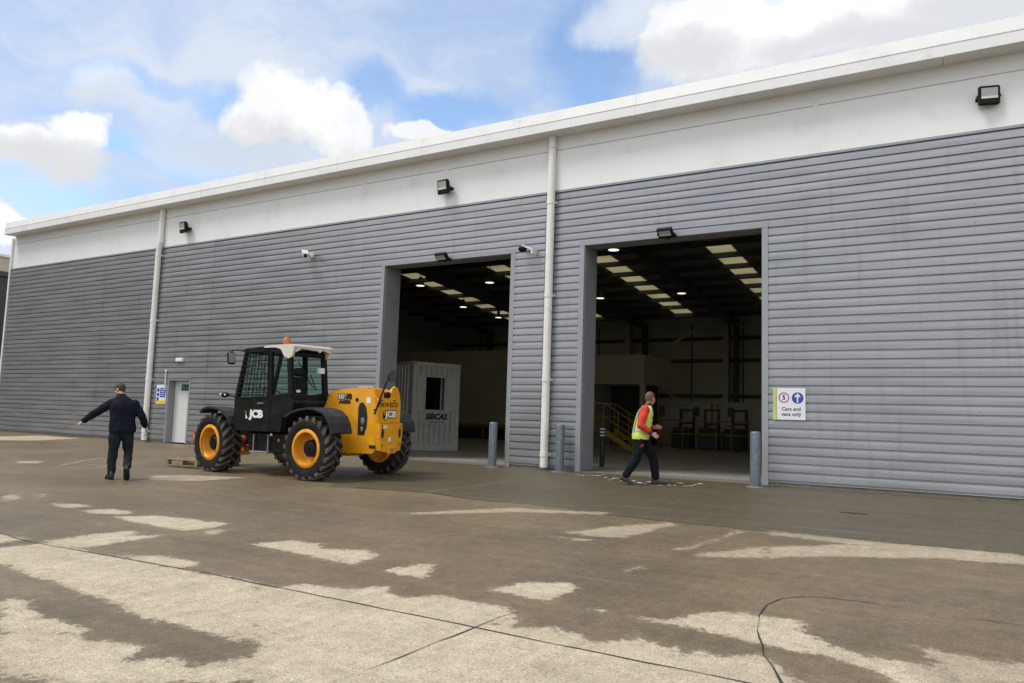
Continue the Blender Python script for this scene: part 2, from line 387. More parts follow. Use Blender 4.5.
D(0, [(460,205),(600,208),(740,235),(690,254),(600,244)]); D(0, [(20,230),(300,178),(320,196),(50,252)], .95)
D(256, [(-30,165),(0,163),(130,150),(240,163),(250,183),(400,185),(450,205),(370,242),(200,210)]); D(256, [(480,262),(660,238),(645,262),(640,292)])
D(256, [(560,48),(955,28),(1170,40),(1330,46),(1300,54),(955,46),(600,54)], .62)
D(256, [(860,335),(955,318),(1055,308),(1165,312),(1185,330),(1095,380),(955,352)])
D(256, [(0,315),(80,325),(180,315),(350,335),(490,323),(480,352),(560,366),(690,353),(800,375),(920,400),(965,440),(955,475),(1105,478),(1205,510),(1295,537),(1435,513),(1515,550),(1575,555),(1565,587),(1635,568),(1735,592),(1875,580),(1910,600),(1990,700),(1990,760),(-10,760)])
D(512, [(305,410),(358,410),(340,420)], .8); D(512, [(460,436),(560,452),(720,423),(900,418),(915,440),(915,532),(740,492)])
D(512, [(100,130),(320,148),(280,157)], .7); D(512, [(190,120),(400,95),(590,82),(605,95),(420,142),(300,137)], .62)
D(512, [(590,184),(660,186),(860,118),(835,116),(700,163)], .68); D(512, [(680,212),(720,195),(955,173),(955,217)], .62)
D(512, [(400,265),(505,238),(500,246),(440,268)], .55)
D(768, [(-10,175),(300,163),(560,178),(955,208),(1100,220),(1100,255),(955,240),(600,217),(250,214),(0,217)], .72)
D(768, [(0,112),(350,148),(955,203),(955,214),(500,187),(0,130)], .52)
D(768, [(-70,430),(0,435),(120,455),(140,500),(260,565),(420,590),(560,620),(640,660),(760,710),(560,710),(400,630),(220,580),(0,540),(-70,530)])
D(768, [(560,545),(700,570),(880,605),(1060,610),(1060,700),(760,700),(640,650),(600,600)], .66)
D(768, [(0,600),(40,630),(150,700),(-100,740),(-60,640)])
DRY.append(([(150,475.5),(190,475),(250,477.5),(200,481),(150,480)], .72)); DRY.append(([(0,436.5),(40,435.5),(80,438.5),(30,440.5),(-20,440)], .95))
DRY.append(([(0,497),(18,493),(22,499),(5,501)], .75)); DRY.append(([(36,493),(46,494),(44,498),(38,497)], .72)); DRY.append(([(15,461),(45,461),(40,463.5),(15,463)], .72))
WET = []
def W(x0, pts, w=1.0): WET.append((crop(x0, pts), w))
W(0, [(-90,225),(0,245),(130,280),(260,330),(400,370),(520,430),(700,470),(860,520),(985,540),(955,572),(850,600),(720,628),(640,590),(470,608),(435,592),(540,545),(400,525),(290,532),(330,480),(160,440),(90,395),(110,372),(0,372),(-90,380)])
W(0, [(40,492),(280,478),(295,512),(60,508)], .7); W(0, [(-60,580),(0,590),(45,620),(20,642),(240,660),(300,700),(-60,720)], .8)
W(256, [(565,480),(600,478),(640,500),(590,505)], .6); W(256, [(410,683),(470,668),(520,690)], .7); W(256, [(830,470),(955,425),(970,440),(860,484)], .8)
W(512, [(610,585),(690,520),(740,495),(760,500),(640,585)], .6)
APRON = [(330,487),(420,492),(500,502),(574,510),(667,522),(862,540),(1024,555),(1200,572),(1200,515),(1024,498),(768,480),(540,465),(400,458),(340,470)]

def to_world(pl): return np.array([(g.x, g.y) for g in (ground_at(*p) for p in pl)])
def sdist(P, poly):
    """signed distance (+ inside) of points to a polygon"""
    n = len(poly); best = np.full(len(P), 1e9); inside = np.zeros(len(P), bool)
    for i in range(n):
        a = poly[i]; b = poly[(i+1) % n]; e = b-a; w = P-a
        t = np.clip((w @ e)/max(e @ e, 1e-9), 0, 1)[:, None]
        best = np.minimum(best, ((w-t*e)**2).sum(1))
        c = (a[1] > P[:, 1]) != (b[1] > P[:, 1])
        xi = a[0]+(P[:, 1]-a[1])*(e[0])/(e[1] if abs(e[1]) > 1e-9 else 1e-9)
        inside ^= c & (P[:, 0] < xi)
    d = np.sqrt(best); return np.where(inside, d, -d)

def ground_mat():
    mt, N, L, P = new_mat('yard_concrete')
    tc = N.new('ShaderNodeTexCoord')
    def nz(scale, det=6, rough=0.6, vec=None):
        n = N.new('ShaderNodeTexNoise'); n.inputs['Scale'].default_value = scale; n.inputs['Detail'].default_value = det; n.inputs['Roughness'].default_value = rough
        L.new(vec or tc.outputs['Object'], n.inputs['Vector']); return n.outputs['Fac']
    def mth(op, a, b=None, c=None):
        n = N.new('ShaderNodeMath'); n.operation = op
        for i, x in enumerate((a, b, c)):
            if x is None: continue
            if isinstance(x, (int, float)): n.inputs[i].default_value = x
            else: L.new(x, n.inputs[i])
        return n.outputs[0]
    def rng(x, a, b, c, d):
        n = N.new('ShaderNodeMapRange'); L.new(x, n.inputs[0])
        for i, q in enumerate((a, b, c, d)): n.inputs[i+1].default_value = q
        return n.outputs[0]
    def mixc(f, a, b):
        n = N.new('ShaderNodeMix'); n.data_type = 'RGBA'
        if isinstance(f, float): n.inputs[0].default_value = f
        else: L.new(f, n.inputs[0])
        for k, x in ((6, a), (7, b)):
            if isinstance(x, tuple): n.inputs[k].default_value = (*x, 1)
            else: L.new(x, n.inputs[k])
        return n.outputs[2]
    a1 = N.new('ShaderNodeAttribute'); a1.attribute_name = 'dryness'
    a2 = N.new('ShaderNodeAttribute'); a2.attribute_name = 'apron'
    mp = N.new('ShaderNodeMapping'); mp.inputs['Rotation'].default_value = (0, 0, R(6)); mp.inputs['Scale'].default_value = (0.7, 1.3, 1); L.new(tc.outputs['Object'], mp.inputs['Vector'])
    n_mid = nz(2.2, 8, 0.65, mp.outputs[0]); n_fine = nz(26, 6, 0.7); n_big = nz(0.45, 8, 0.66); n_grain = nz(150, 3, 0.6)
    n_e = nz(5.5, 9, 0.72); n_e2 = nz(19, 7, 0.75)
    e = mth('ADD', a1.outputs['Fac'], mth('MULTIPLY', mth('SUBTRACT', n_mid, 0.5), 0.45))
    e = mth('ADD', e, mth('MULTIPLY', mth('SUBTRACT', n_e, 0.5), 0.75))
    e = mth('ADD', e, mth('MULTIPLY', mth('SUBTRACT', n_e2, 0.5), 0.85))
    dry = mth('ADD', mth('MULTIPLY', rng(e, 0.25, 0.75, 0, 1), 0.28), mth('MULTIPLY', rng(e, 0.43, 0.54, 0, 1), 0.72))
    a3 = N.new('ShaderNodeAttribute'); a3.attribute_name = 'paleness'; dry = mth('MULTIPLY', dry, a3.outputs['Fac'])
    wet_c = mixc(rng(n_big, 0.38, 0.62, 0, 1), (0.132, 0.101, 0.058), (0.212, 0.159, 0.088))
    wet_c = mixc(mth('MULTIPLY', rng(n_mid, 0.3, 0.7, 0, 1), 0.45), wet_c, (0.108, 0.087, 0.058))
    apr = rng(mth('ADD', a2.outputs['Fac'], mth('MULTIPLY', mth('SUBTRACT', n_mid, 0.5), 0.5)), 0.4, 0.62, 0, 1)
    wet_c = mixc(mth('MULTIPLY', apr, 0.85), wet_c, (0.078, 0.067, 0.044))
    mp2 = N.new('ShaderNodeMapping'); mp2.inputs['Rotation'].default_value = (0, 0, R(4)); mp2.inputs['Scale'].default_value = (0.18, 3.5, 1); L.new(tc.outputs['Object'], mp2.inputs['Vector'])
    streak = nz(1.6, 7, 0.6, mp2.outputs[0])
    wet_c = mixc(mth('MULTIPLY', rng(streak, 0.50, 0.70, 0, 1), 0.22), wet_c, (0.235, 0.19, 0.118))
    wet_c = mixc(mth('MULTIPLY', rng(streak, 0.46, 0.34, 0, 1), 0.18), wet_c, (0.078, 0.064, 0.041))
    dry_c = mixc(rng(n_mid, 0.3, 0.7, 0, 1), (0.39, 0.332, 0.230), (0.50, 0.432, 0.310))
    dry_c = mixc(mth('MULTIPLY', rng(n_e, 0.56, 0.74, 0, 1), 0.45), dry_c, (0.23, 0.195, 0.14))
    dry_c = mixc(mth('MULTIPLY', rng(n_fine, 0.58, 0.72, 0, 1), 0.7), dry_c, (0.20, 0.17, 0.12))
    wet_c = mixc(mth('MULTIPLY', rng(n_e2, 0.55, 0.72, 0, 1), 0.6), wet_c, (0.25, 0.20, 0.12))
    wet_c = mixc(mth('MULTIPLY', rng(n_e, 0.55, 0.75, 0, 1), 0.55), wet_c, (0.08, 0.066, 0.043))
    base = mixc(dry, wet_c, dry_c)
    vo = N.new('ShaderNodeTexVoronoi'); vo.inputs['Scale'].default_value = 34; L.new(tc.outputs['Object'], vo.inputs['Vector'])
    stone = rng(vo.outputs['Distance'], 0.10, 0.26, 1, 0)
    sel = N.new('ShaderNodeSeparateColor'); L.new(vo.outputs['Color'], sel.inputs[0])
    pale = mth('MULTIPLY', mth('MULTIPLY', stone, rng(sel.outputs[0], 0.66, 0.74, 0, 1)), mth('MULTIPLY_ADD', dry, 0.35, 0.4))
    dark = mth('MULTIPLY', mth('MULTIPLY', stone, rng(sel.outputs[1], 0.68, 0.76, 0, 1)), 0.7)
    base = mixc(pale, base, (0.46, 0.36, 0.23)); base = mixc(dark, base, (0.075, 0.06, 0.045))
    mp3 = N.new('ShaderNodeMapping'); mp3.inputs['Rotation'].default_value = (0, 0, R(-8)); mp3.inputs['Scale'].default_value = (14, 0.5, 1); L.new(tc.outputs['Object'], mp3.inputs['Vector'])
    broom = nz(1.0, 5, 0.6, mp3.outputs[0])
    g = mth('MULTIPLY', rng(n_grain, 0.32, 0.68, 0.55, 1.45), rng(broom, 0.3, 0.7, 0.93, 1.07))
    g = mth('MULTIPLY', g, rng(nz(60, 4, 0.7), 0.3, 0.7, 0.72, 1.28))
    g = mth('MULTIPLY', g, rng(nz(9, 6, 0.7), 0.3, 0.7, 0.84, 1.16))
    sc = N.new('ShaderNodeVectorMath'); sc.operation = 'SCALE'; L.new(base, sc.inputs[0]); L.new(g, sc.inputs['Scale'])
    L.new(sc.outputs[0], P.inputs['Base Color'])
    L.new(rng(mth('ADD', dry, mth('MULTIPLY', n_mid, 0.3)), 0.1, 1.1, 0.48, 0.92), P.inputs['Roughness'])
    P.inputs['Specular IOR Level'].default_value = 0.36
    b = N.new('ShaderNodeBump'); b.inputs['Strength'].default_value = 0.5; b.inputs['Distance'].default_value = 0.012
    L.new(mth('ADD', mth('MULTIPLY', n_fine, 0.7), mth('MULTIPLY', n_grain, 0.4)), b.inputs['Height']); L.new(b.outputs[0], P.inputs['Normal'])
    return mt
def build_ground():
    xs = np.concatenate([[-600, -300, -160, -100, -70, -55, -45], np.arange(-38, -24, 0.25), np.arange(-24, 3.2, 0.075), np.arange(3.4, 8, 0.4), [10, 14, 22, 40, 80, 160, 300, 600]])
    ys = np.concatenate([[-600, -300, -150, -80, -40, -28, -20, -17], np.arange(-15, 0, 0.075), [0.0, 0.06, 0.6, 31, 60, 150, 300, 600]])
    X, Y = np.meshgrid(xs, ys); Z = np.where(Y < 0, SLOPE*np.maximum(Y, -40), np.where(Y > 0.03, -0.03, 0.0))
    P2 = np.stack([X.ravel(), Y.ravel()], 1)
    att = np.full(len(P2), 0.12); soft = 0.17
    near = (P2[:, 0] > -40) & (P2[:, 0] < 9) & (P2[:, 1] > -16) & (P2[:, 1] < 0.1)
    Q = P2[near]; val = np.full(len(Q), 0.10); pv = np.ones(len(Q))
    for pl, w in DRY:
        c = np.clip(0.5+sdist(Q, to_world(pl))/(2*soft), 0, 1); val = np.maximum(val, c*(1.0 if w > .9 else .86)); pv = np.where(c > .02, np.where(pv < 1, np.maximum(pv, w), w), pv)
    for pl, w in WET: val = np.minimum(val, 1-np.clip(0.5+sdist(Q, to_world(pl))/(2*soft), 0, 1)*w)
    att[near] = val
    pale = np.ones(len(P2)); pale[near] = pv
    ap = np.zeros(len(P2)); ap[near] = np.clip(0.5+sdist(Q, to_world(APRON))/0.5, 0, 1)
    nx, ny = len(xs), len(ys)
    ii, jj = np.meshgrid(np.arange(nx-1), np.arange(ny-1)); a = (jj*nx+ii).ravel()
    faces = np.stack([a, a+1, a+nx+1, a+nx], 1)
    me = bpy.data.meshes.new('yard_ground'); me.from_pydata(np.stack([X.ravel(), Y.ravel(), Z.ravel()], 1).tolist(), [], faces.tolist())
    for nm, v in (('dryness', att), ('apron', ap), ('paleness', pale)):
        at = me.attributes.new(nm, 'FLOAT', 'POINT'); at.data.foreach_set('value', v.astype(np.float32))
    me.materials.append(ground_mat()); o = bpy.data.objects.new('yard_ground', me); COL.objects.link(o); o['kind'] = 'structure'
build_ground()
def strip(name, pxs, w, mt, lift=0.004, jit=0.0, kind='structure'):
    """thin band laid on the yard along pixel way-points"""
    P = [ground_at(*p) for p in pxs]; Q = []
    for a, b in zip(P[:-1], P[1:]):
        k = max(1, int((b-a).length/0.15))
        Q += [a+(b-a)*t/k for t in range(k)]
    Q.append(P[-1]); mb = MB(); vs = []
    for i, p in enumerate(Q):
        d = (Q[min(i+1, len(Q)-1)]-Q[max(i-1, 0)]).normalized(); n = Vector((-d.y, d.x, 0)).normalized()
        ww = w*(1+jit*(noise.noise(p*3.1)))*0.5; off = n*jit*0.012*noise.noise(p*5.0+Vector((9, 0, 0)))
        for sg in (-1, 1):
            q = p+off+n*ww*sg; vs.append((q.x, q.y, gz(q.y)+lift))
    mb.add(vs, [(2*i, 2*i+1, 2*i+3, 2*i+2) for i in range(len(Q)-1)]); return mb.build(name, mt, kind=kind, recalc=True)
strip('slab_joint', [(-40,523),(0,533.5),(30,542),(200,572),(277,587.5),(475,627.5),(512,635.5),(752,684),(830,700)], 0.012, 'joint', jit=0.9)
strip('slab_joint', [(480,626),(420,650),(330,684),(290,700)], 0.008, 'joint', jit=1.6)
strip('slab_joint', [(478,626),(500,617),(520,612)], 0.007, 'joint', jit=1.6)
strip('slab_joint', [(784,684),(771,666),(764,655),(757,630),(759,615),(768,605),(782,599)], 0.010, 'joint', jit=2.0)
strip('slab_joint', [(782,599),(800,597),(822,597.5),(862,602),(942,615),(1024,626),(1080,634)], 0.006, 'joint', jit=1.8)
strip('slab_joint', [(355,487.5),(430,493),(470,499),(500,502.5)], 0.035, 'joint', jit=0.8)
strip('slab_joint', [(574,510),(667,522),(862,540),(1024,555),(1100,563)], 0.012, 'joint', jit=1.0)
strip('painted_marking', [(62,465.5),(85,460.5),(107,457.6),(191,453)], 0.09, 'roadwhite', jit=1.0)
strip('painted_marking', [(60,463),(90,464.5),(125,468.5)], 0.06, 'roadwhite', jit=1.0)
strip('painted_marking', [(420,493),(470,487),(520,480.5)], 0.028, 'roadwhite', jit=1.2)
def flakes():
    mb = MB(); rnd = random.Random(3)
    spots = [(406+i*5.5, 459.5+0.25*i) for i in range(7)]+[(578+i*5, 475.5+rnd.uniform(-.8, 1.0)) for i in range(6)]+[(606+i*4.5, 477.5+rnd.uniform(0, 3)+i*.18) for i in range(7)]+[(640+i*5, 481+rnd.uniform(0, 4)+i*.25) for i in range(13)]
    for px, py in spots:
        c = ground_at(px, py); k = 9; a0 = rnd.random()*6; rx = rnd.uniform(.03, .10); ry = rnd.uniform(.03, .10); an = rnd.uniform(-.6, 1.0)
        vs = []
        for i in range(k):
            t = 2*PI*i/k; r = rnd.uniform(.35, 1.2); u, w = rx*r*math.cos(t), ry*r*math.sin(t)
            x = c.x+u*math.cos(an)-w*math.sin(an); y = min(c.y+u*math.sin(an)+w*math.cos(an), -0.02); vs.append((x, y, gz(y)+0.006))
        mb.add(vs, [tuple(range(k))])
    mb.build('worn_paint_flakes', 'flake', kind='stuff', recalc=True)
flakes()
# chipped hollow in the apron
hp = MB(); c = ground_at(853, 513.3); hp.add([(c.x+.20*math.cos(t)*(1+.3*noise.noise(Vector((t*2, 0, 1)))), c.y+.05*math.sin(t), gz(c.y)+.005) for t in np.linspace(0, 2*PI, 14)[:-1]], [tuple(range(13))]); hp.build('road_patch', 'joint', kind='structure')

# ------------------------------------------------------------------ warehouse
XL, XR, WY = -33.6, 14.0, 30.0
ZB, ZT, PITCHC = 0.10, 6.48, 1/6.0
D1 = (-13.81, -9.84, 5.09); D2 = (-7.86, -3.90, 5.11); FW = 0.13
PD = (-22.83, -21.65, 2.09)                   # personnel door opening with its frame
EAVE, RK, RY = 7.80, 0.096, 15.0
def roof_z(y): return 9.02-RK*abs(y-RY)
wh = empty('warehouse', (-15, 0, 0), 0, 'long grey profiled metal warehouse with white upper band and two tall open doorways', 'warehouse')
def clad_profile(z0, z1):
    pts = []; k0 = int(math.floor((z0-ZB)/PITCHC))-1
    raw = []
    for k in range(k0, k0+60):
        b = ZB+k*PITCHC
        raw += [(b-0.014, 0.0), (b+0.012, 0.0), (b+0.017, -0.0385), (b+0.070, -0.040), (b+0.100, -0.040), (b+PITCHC-0.018, -0.0370)]
    def yat(z):
        for (a, ya), (b, yb) in zip(raw[:-1], raw[1:]):
            if a <= z <= b: return ya+(yb-ya)*(z-a)/max(b-a, 1e-9)
        return -0.03
    return [(z0, yat(z0))]+[(z, y) for z, y in raw if z0+1e-4 < z < z1-1e-4]+[(z1, yat(z1))]
def cladding():
    mb = MB(); tone = []
    seams = [XL, -26.9, -23.92, -20.94, -14.96, -8.9, -3.01, 2.95, 8.9, XR]
    def block(x0, x1, z0, z1):
        cuts = [x0]+[s_ for s_ in seams if x0+.05 < s_ < x1-.05]+[x1]
        for a, b in zip(cuts[:-1], cuts[1:]):
            pi = sum(1 for s_ in seams if s_ <= a+1e-3); off = 0.006*(pi % 2)
            tn = 1+0.035*math.sin(pi*2.7)
            pr = clad_profile(z0, z1); n = len(pr)
            xs = [a+0.002] + [b+0.0]
            vs = [(x, y-off, z) for x in xs for z, y in pr]
            mb.add(vs, [(i, n+i, n+i+1, i+1) for i in range(n-1)])
            tone.extend([tn]*len(vs))
    block(XL, PD[0], ZB-.03, ZT); block(PD[0], PD[1], PD[2], ZT); block(PD[1], D1[0]-FW, ZB-.03, ZT)
    block(D1[0]-FW, D1[1]+FW, D1[2]+.11, ZT); block(D1[1]+FW, D2[0]-FW, ZB-.03, ZT); block(D2[0]-FW, D2[1]+FW, D2[2]+.11, ZT); block(D2[1]+FW, XR, ZB-.03, ZT)
    o = mb.build('profiled_cladding', 'clad', wh)
    at = o.data.attributes.new('tone', 'FLOAT', 'POINT'); at.data.foreach_set('value', np.array(tone, np.float32))
    # wall core behind the sheets, with the openings left clear
    core = MB(); y0, y1 = 0.012, 0.30
    for a, b, z0 in ((XL, PD[0]+.03, 0), (PD[0]+.03, PD[1]-.03, PD[2]-.03), (PD[1]-.03, D1[0]-.004, 0), (D1[0]-.004, D1[1]+.004, D1[2]+.003), (D1[1]+.004, D2[0]-.004, 0), (D2[0]-.004, D2[1]+.004, D2[2]+.003), (D2[1]+.004, XR, 0)):
        core.box((a, y0, z0+.002), (b, y1, EAVE))
    core.build('wall_core', 'liner', wh)
    for a, b in ((XL, PD[0]), (PD[1], D1[0]-FW), (D1[1]+FW, D2[0]-FW), (D2[1]+FW, XR)):
        pl = MB(); pl.box((a, -0.022, -0.06), (b, 0.009, ZB-.028)); pl.build('plinth', 'plinth', wh)
    # rivets and dents seen on the right-hand sheets
    rv = MB(); rnd = random.Random(5)
    for k in range(38):
        z = ZB+k*PITCHC+0.05
        for s_ in seams[1:-1]:
            if (D1[0]-.2 < s_ < D1[1]+.2 or D2[0]-.2 < s_ < D2[1]+.2) and z < 5.3: continue
            rv.cyl((s_+.03, -0.030, z), (s_+.03, -0.047, z), .006, n=6)
    for k in range(0, 38, 2):
        z = ZB+k*PITCHC+0.055; x = -30.0
        while x < 2:
            if not any(a-.3 < x < b+.3 and z < 5.4 for a, b, h in (D1, D2)) and not (PD[0]-.1 < x < PD[1]+.1 and z < 2.3): rv.cyl((x, -0.030, z), (x, -0.047, z), .006, n=6)
            x += 1.49
    rv.build('fixing_screws', 'lampblack', wh)
    for px, py in ((966.5, 382.3), (947, 393.2), (967.5, 393.4)):
        hl = MB(); p = facade_at(px, py, -0.040); hl.ell((p.x, -0.040, p.z), (.035, .004, .014), n=8, m=6); hl.build('cladding_hole', 'lampblack', wh)
cladding()
def upper_band():
    mb = MB(); vj = [-33.42, -26.65, -20.75, -14.75, -11.89, -8.80, -2.85, 3.1, 9.05, XR]
    for a, b in zip(vj[:-1], vj[1:]):
        for z0, z1 in ((ZT+.012, 7.462), (7.472, EAVE+.05)): mb.bbox((a+.006, -0.055, z0), (b-.006, 0.010, z1), .005)
    mb.build('white_band_panels', 'white_band', wh)
    for x in vj[1:-1]:
        if abs(x+8.8) < .1: continue
        tr = MB(); tr.bbox((x-.055, -0.0585, ZT+.014), (x+.055, -0.0545, 7.463), .001); tr.bbox((x-.055, -0.0585, 7.4625), (x+.055, -0.0545, EAVE+.02), .001); tr.build('joint_cover', 'white_band', wh)
    f = MB(); f.box((XL, -0.062, ZT-.035), (XR, 0.008, ZT+.010)); f.build('band_drip_flashing', 'flash', wh)
    e = MB(); xs = [XL+.2]+[-0.63-2.946*k for k in range(10, -1, -1)]+[2.32, 5.26, 8.2, 11.1, XR]
    for a, b in zip(xs[:-1], xs[1:]):
        prof = [(0.2, 7.80), (-0.49, 7.785), (-0.50, 7.79), (-0.50, 7.985), (-0.470, 7.988), (-0.470, 8.008), (-0.497, 8.012), (-0.465, 8.262), (-0.44, 8.275), (0.2, 8.30)]
        e.prism(prof, 'x', a+.004, b-.004)
    e.build('eaves_gutter_fascia', 'fascia', wh)
    for x in xs[1:-1]:
        j = MB(); j.prism([(-.507, 7.78), (-.507, 7.984), (-.4705, 7.9875), (-.4705, 8.0085), (-.504, 8.0125), (-.472, 8.255), (-.45, 8.25), (-.45, 7.80)], 'x', x-.03, x+.03); j.build('fascia_joint', 'fascia', wh)
    c = MB(); c.box((XL-.10, -0.06, -0.05), (XL, 0.12, EAVE-.05)); c.build('corner_flashing', 'pipe', wh)
upper_band()
def doorway(x0, x1, h):
    f = MB()
    f.bbox((x0-FW, -0.050, 0.0), (x0-.003, 0.010, h+.004), .004); f.bbox((x1+.003, -0.050, 0.0), (x1+FW, 0.010, h+.004), .004)
    f.bbox((x0-FW, -0.050, h+.006), (x1+FW, 0.010, h+.125), .004)
    fr = f.build('door_frame', 'flash', wh)
    r = MB(); t = 0.05
    r.bbox((x0-t, 0.013, 0.016), (x0, 0.62, h+.002), .004); r.bbox((x1, 0.013, 0.016), (x1+t, 0.62, h+.002), .004)
    r.box((x0-t, 0.013, h+.004), (x1+t, 0.45, h+.06)); r.build('reveal_lining', 'jamb', wh)
    rc = MB(); rc.cyl((x0-.1, .52, h+.35), (x1+.1, .52, h+.35), .26, n=24); rc.build('shutter_roll', 'frame', wh)
    th = MB(); th.box((x0, -0.02, -0.03), (x1, 0.70, 0.0145)); th.build('threshold', 'plinth', wh)
doorway(*D1); doorway(*D2)
# downpipes
def downpipe(x, foot):
    mb = MB(); y = -0.15; r = .092
    xb = x+foot
    mb.cyl((x, y, 7.79), (x, y, 6.6), r, n=20); mb.cyl((x, y, 6.6), (xb, y, 6.3), r, n=20); mb.cyl((xb, y, 6.3), (xb, y, .06), r, n=20)
    for z in (7.55, 6.2, 4.0, 2.05, 0.35): mb.cyl((xb if z < 6.4 else x, y, z-.05), (xb if z < 6.4 else x, y, z+.05), r+.010, n=20); mb.box(((xb if z < 6.4 else x)-.12, -0.07, z-.02), ((xb if z < 6.4 else x)+.12, -0.045, z+.02))
    mb.build('downpipe', 'pipe', wh)
downpipe(-8.715, 0.0); downpipe(-23.64, -0.06)
# personnel door, set back in its frame
def pdoor():
    x0, x1, h = PD
    f = MB(); f.box((x0, -0.052, 0.02), (x0+.075, 0.30, h)); f.box((x1-.075, -0.052, 0.02), (x1, 0.30, h)); f.box((x0+.077, -0.052, h-.075), (x1-.077, 0.30, h)); f.box((x0-.06, -.07, h+.002), (x1+.06, .0, h+.03))
    fr = f.build('personnel_door', 'jamb', wh)
    d = MB(); d.bbox((x0+.08, 0.19, 0.03), (x1-.08, 0.24, h-.08), .004); lf = d.build('door_leaf', 'door', fr)
pdoor()
# shell: roof, ends, back wall, frame
def shell():
    for x in (XL, XR-.2):
        w = MB(); w.prism([(0.305, 0), (WY, 0), (WY, 7.6), (RY, roof_z(RY)-.01), (0.305, 7.6)], 'x', x, x+.2); w.build('end_wall', 'liner', wh)
    b = MB(); b.box((XL, WY, -0.02), (XR, WY+.3, 7.72)); b.build('back_wall', 'liner', wh)
    rl = [-27.0, -21.4, -15.55, -9.95, -4.2, 1.5, 7.2]; hw = 0.55
    r = MB(); edges = [XL]+[q for x in rl for q in (x-hw, x+hw)]+[XR]
    def sheet(mb, a, b, y0, y1, t=.06):
        mb.add([(a, y0, roof_z(y0)), (b, y0, roof_z(y0)), (b, y1, roof_z(y1)), (a, y1, roof_z(y1)), (a, y0, roof_z(y0)+t), (b, y0, roof_z(y0)+t), (b, y1, roof_z(y1)+t), (a, y1, roof_z(y1)+t)],
               [(0,3,2,1),(4,5,6,7),(0,1,5,4),(1,2,6,5),(2,3,7,6),(3,0,4,7)])
    for k in range(0, len(edges), 2):
        sheet(r, edges[k], edges[k+1], .31, RY); sheet(r, edges[k], edges[k+1], RY, WY+.3)
    for x in rl:
        for y0, y1 in ((.31, 1.7), (13.7, RY), (RY, 16.1), (28.6, WY+.3)): sheet(r, x-hw, x+hw, y0, y1)
    r.build('roof', 'roof', wh)
    py = [1.7, 3.4, 5.1, 6.8, 8.5, 10.2, 11.9, 13.7, 16.1, 17.85, 19.6, 21.35, 23.1, 24.85, 26.6, 28.6]
    for x in rl:
        for y0, y1 in list(zip(py[:7], py[1:8]))+list(zip(py[8:15], py[9:16])):
            if y1 < RY and (x < -24 or x > 0): 
                pass
            g = MB(); sheet(g, x-hw, x+hw, y0, y1, .012)
            if y1 > RY or -24 < x < 3: g.build('rooflight', 'rooflight', wh)
            else: g.build('roof_sheet', 'roof', wh)
    for y in py: pu = MB(); pu.box((XL+.21, y-.11, roof_z(y)-.24), (XR-.21, y+.11, roof_z(y)-.03)); pu.build('purlin', 'frame', wh)
    for x in (-30.0, -24.2, -18.45, -12.75, -7.05, -1.35, 4.35, 10.1):
        st = MB()
        for y0, y1 in ((.4, RY), (RY, WY-.2)):
            z0, z1 = roof_z(y0)-.52, roof_z(y1)-.52
            st.add([(x-.12, y0, z0-.45), (x+.12, y0, z0-.45), (x+.12, y1, z1-.15), (x-.12, y1, z1-.15), (x-.12, y0, z0+.2), (x+.12, y0, z0+.2), (x+.12, y1, z1+.2), (x-.12, y1, z1+.2)], [(0,3,2,1),(4,5,6,7),(0,1,5,4),(1,2,6,5),(2,3,7,6),(3,0,4,7)])
        if x not in (-12.75, -7.05): st.box((x-.12, .33, 0.02), (x+.12, .75, roof_z(.4)-.3))
        st.box((x-.12, WY-.45, 0.02), (x+.12, WY-.02, roof_z(WY)-.3))
        st.build('portal_frame', 'frame', wh)
    for x in (-7.1, -13.3, -19.5, -25.7): co = MB(); co.box((x-.15, WY-.55, 0.02), (x+.15, WY-.06, 7.3)); co.build('wall_post', 'liner', wh)
    for z in (6.3, 4.97, 2.86): ra = MB(); ra.box((XL+.25, WY-.05, z-.11), (XR-.25, WY-.004, z+.11)); ra.build('sheeting_rail', 'frame', wh)
    for x in np.arange(-31, 10, 3.1): ra = MB(); ra.box((x-.04, WY-.045, 0.05), (x+.04, WY-.006, 7.2)); ra.build('sheeting_rail', 'frame', wh)
    for a, b in (((-18.1, 5.2), (-14.0, 7.3)), ((-19.3, 4.6), (-13.5, 0.9)), ((-13.0, 7.2), (-7.3, 4.9))): br = MB(); br.bar((a[0], WY-.62, a[1]), (b[0], WY-.62, b[1]), .06, .14); br.build('wall_brace', 'liner', wh)
shell()
fl = MB(); fl.box((XL+.2, 0.70, -0.25), (XR-.2, WY, 0.012)); fl.build('warehouse_floor', 'floor', kind='structure')
def floor_line(a, b, w=.1):
    mb = MB(); mb.bar((a[0], a[1], 0.0165), (b[0], b[1], 0.0165), w, .003); mb.build('painted_marking', 'floorline', kind='structure')
floor_line((-6.9, 3.8), (-6.0, 9.4)); floor_line((-8.3, 12.4), (-7.9, 14.0)); floor_line((-10.0, 13.6), (-9.2, 14.4)); floor_line((-12.6, 6.0), (-9.0, 6.6))

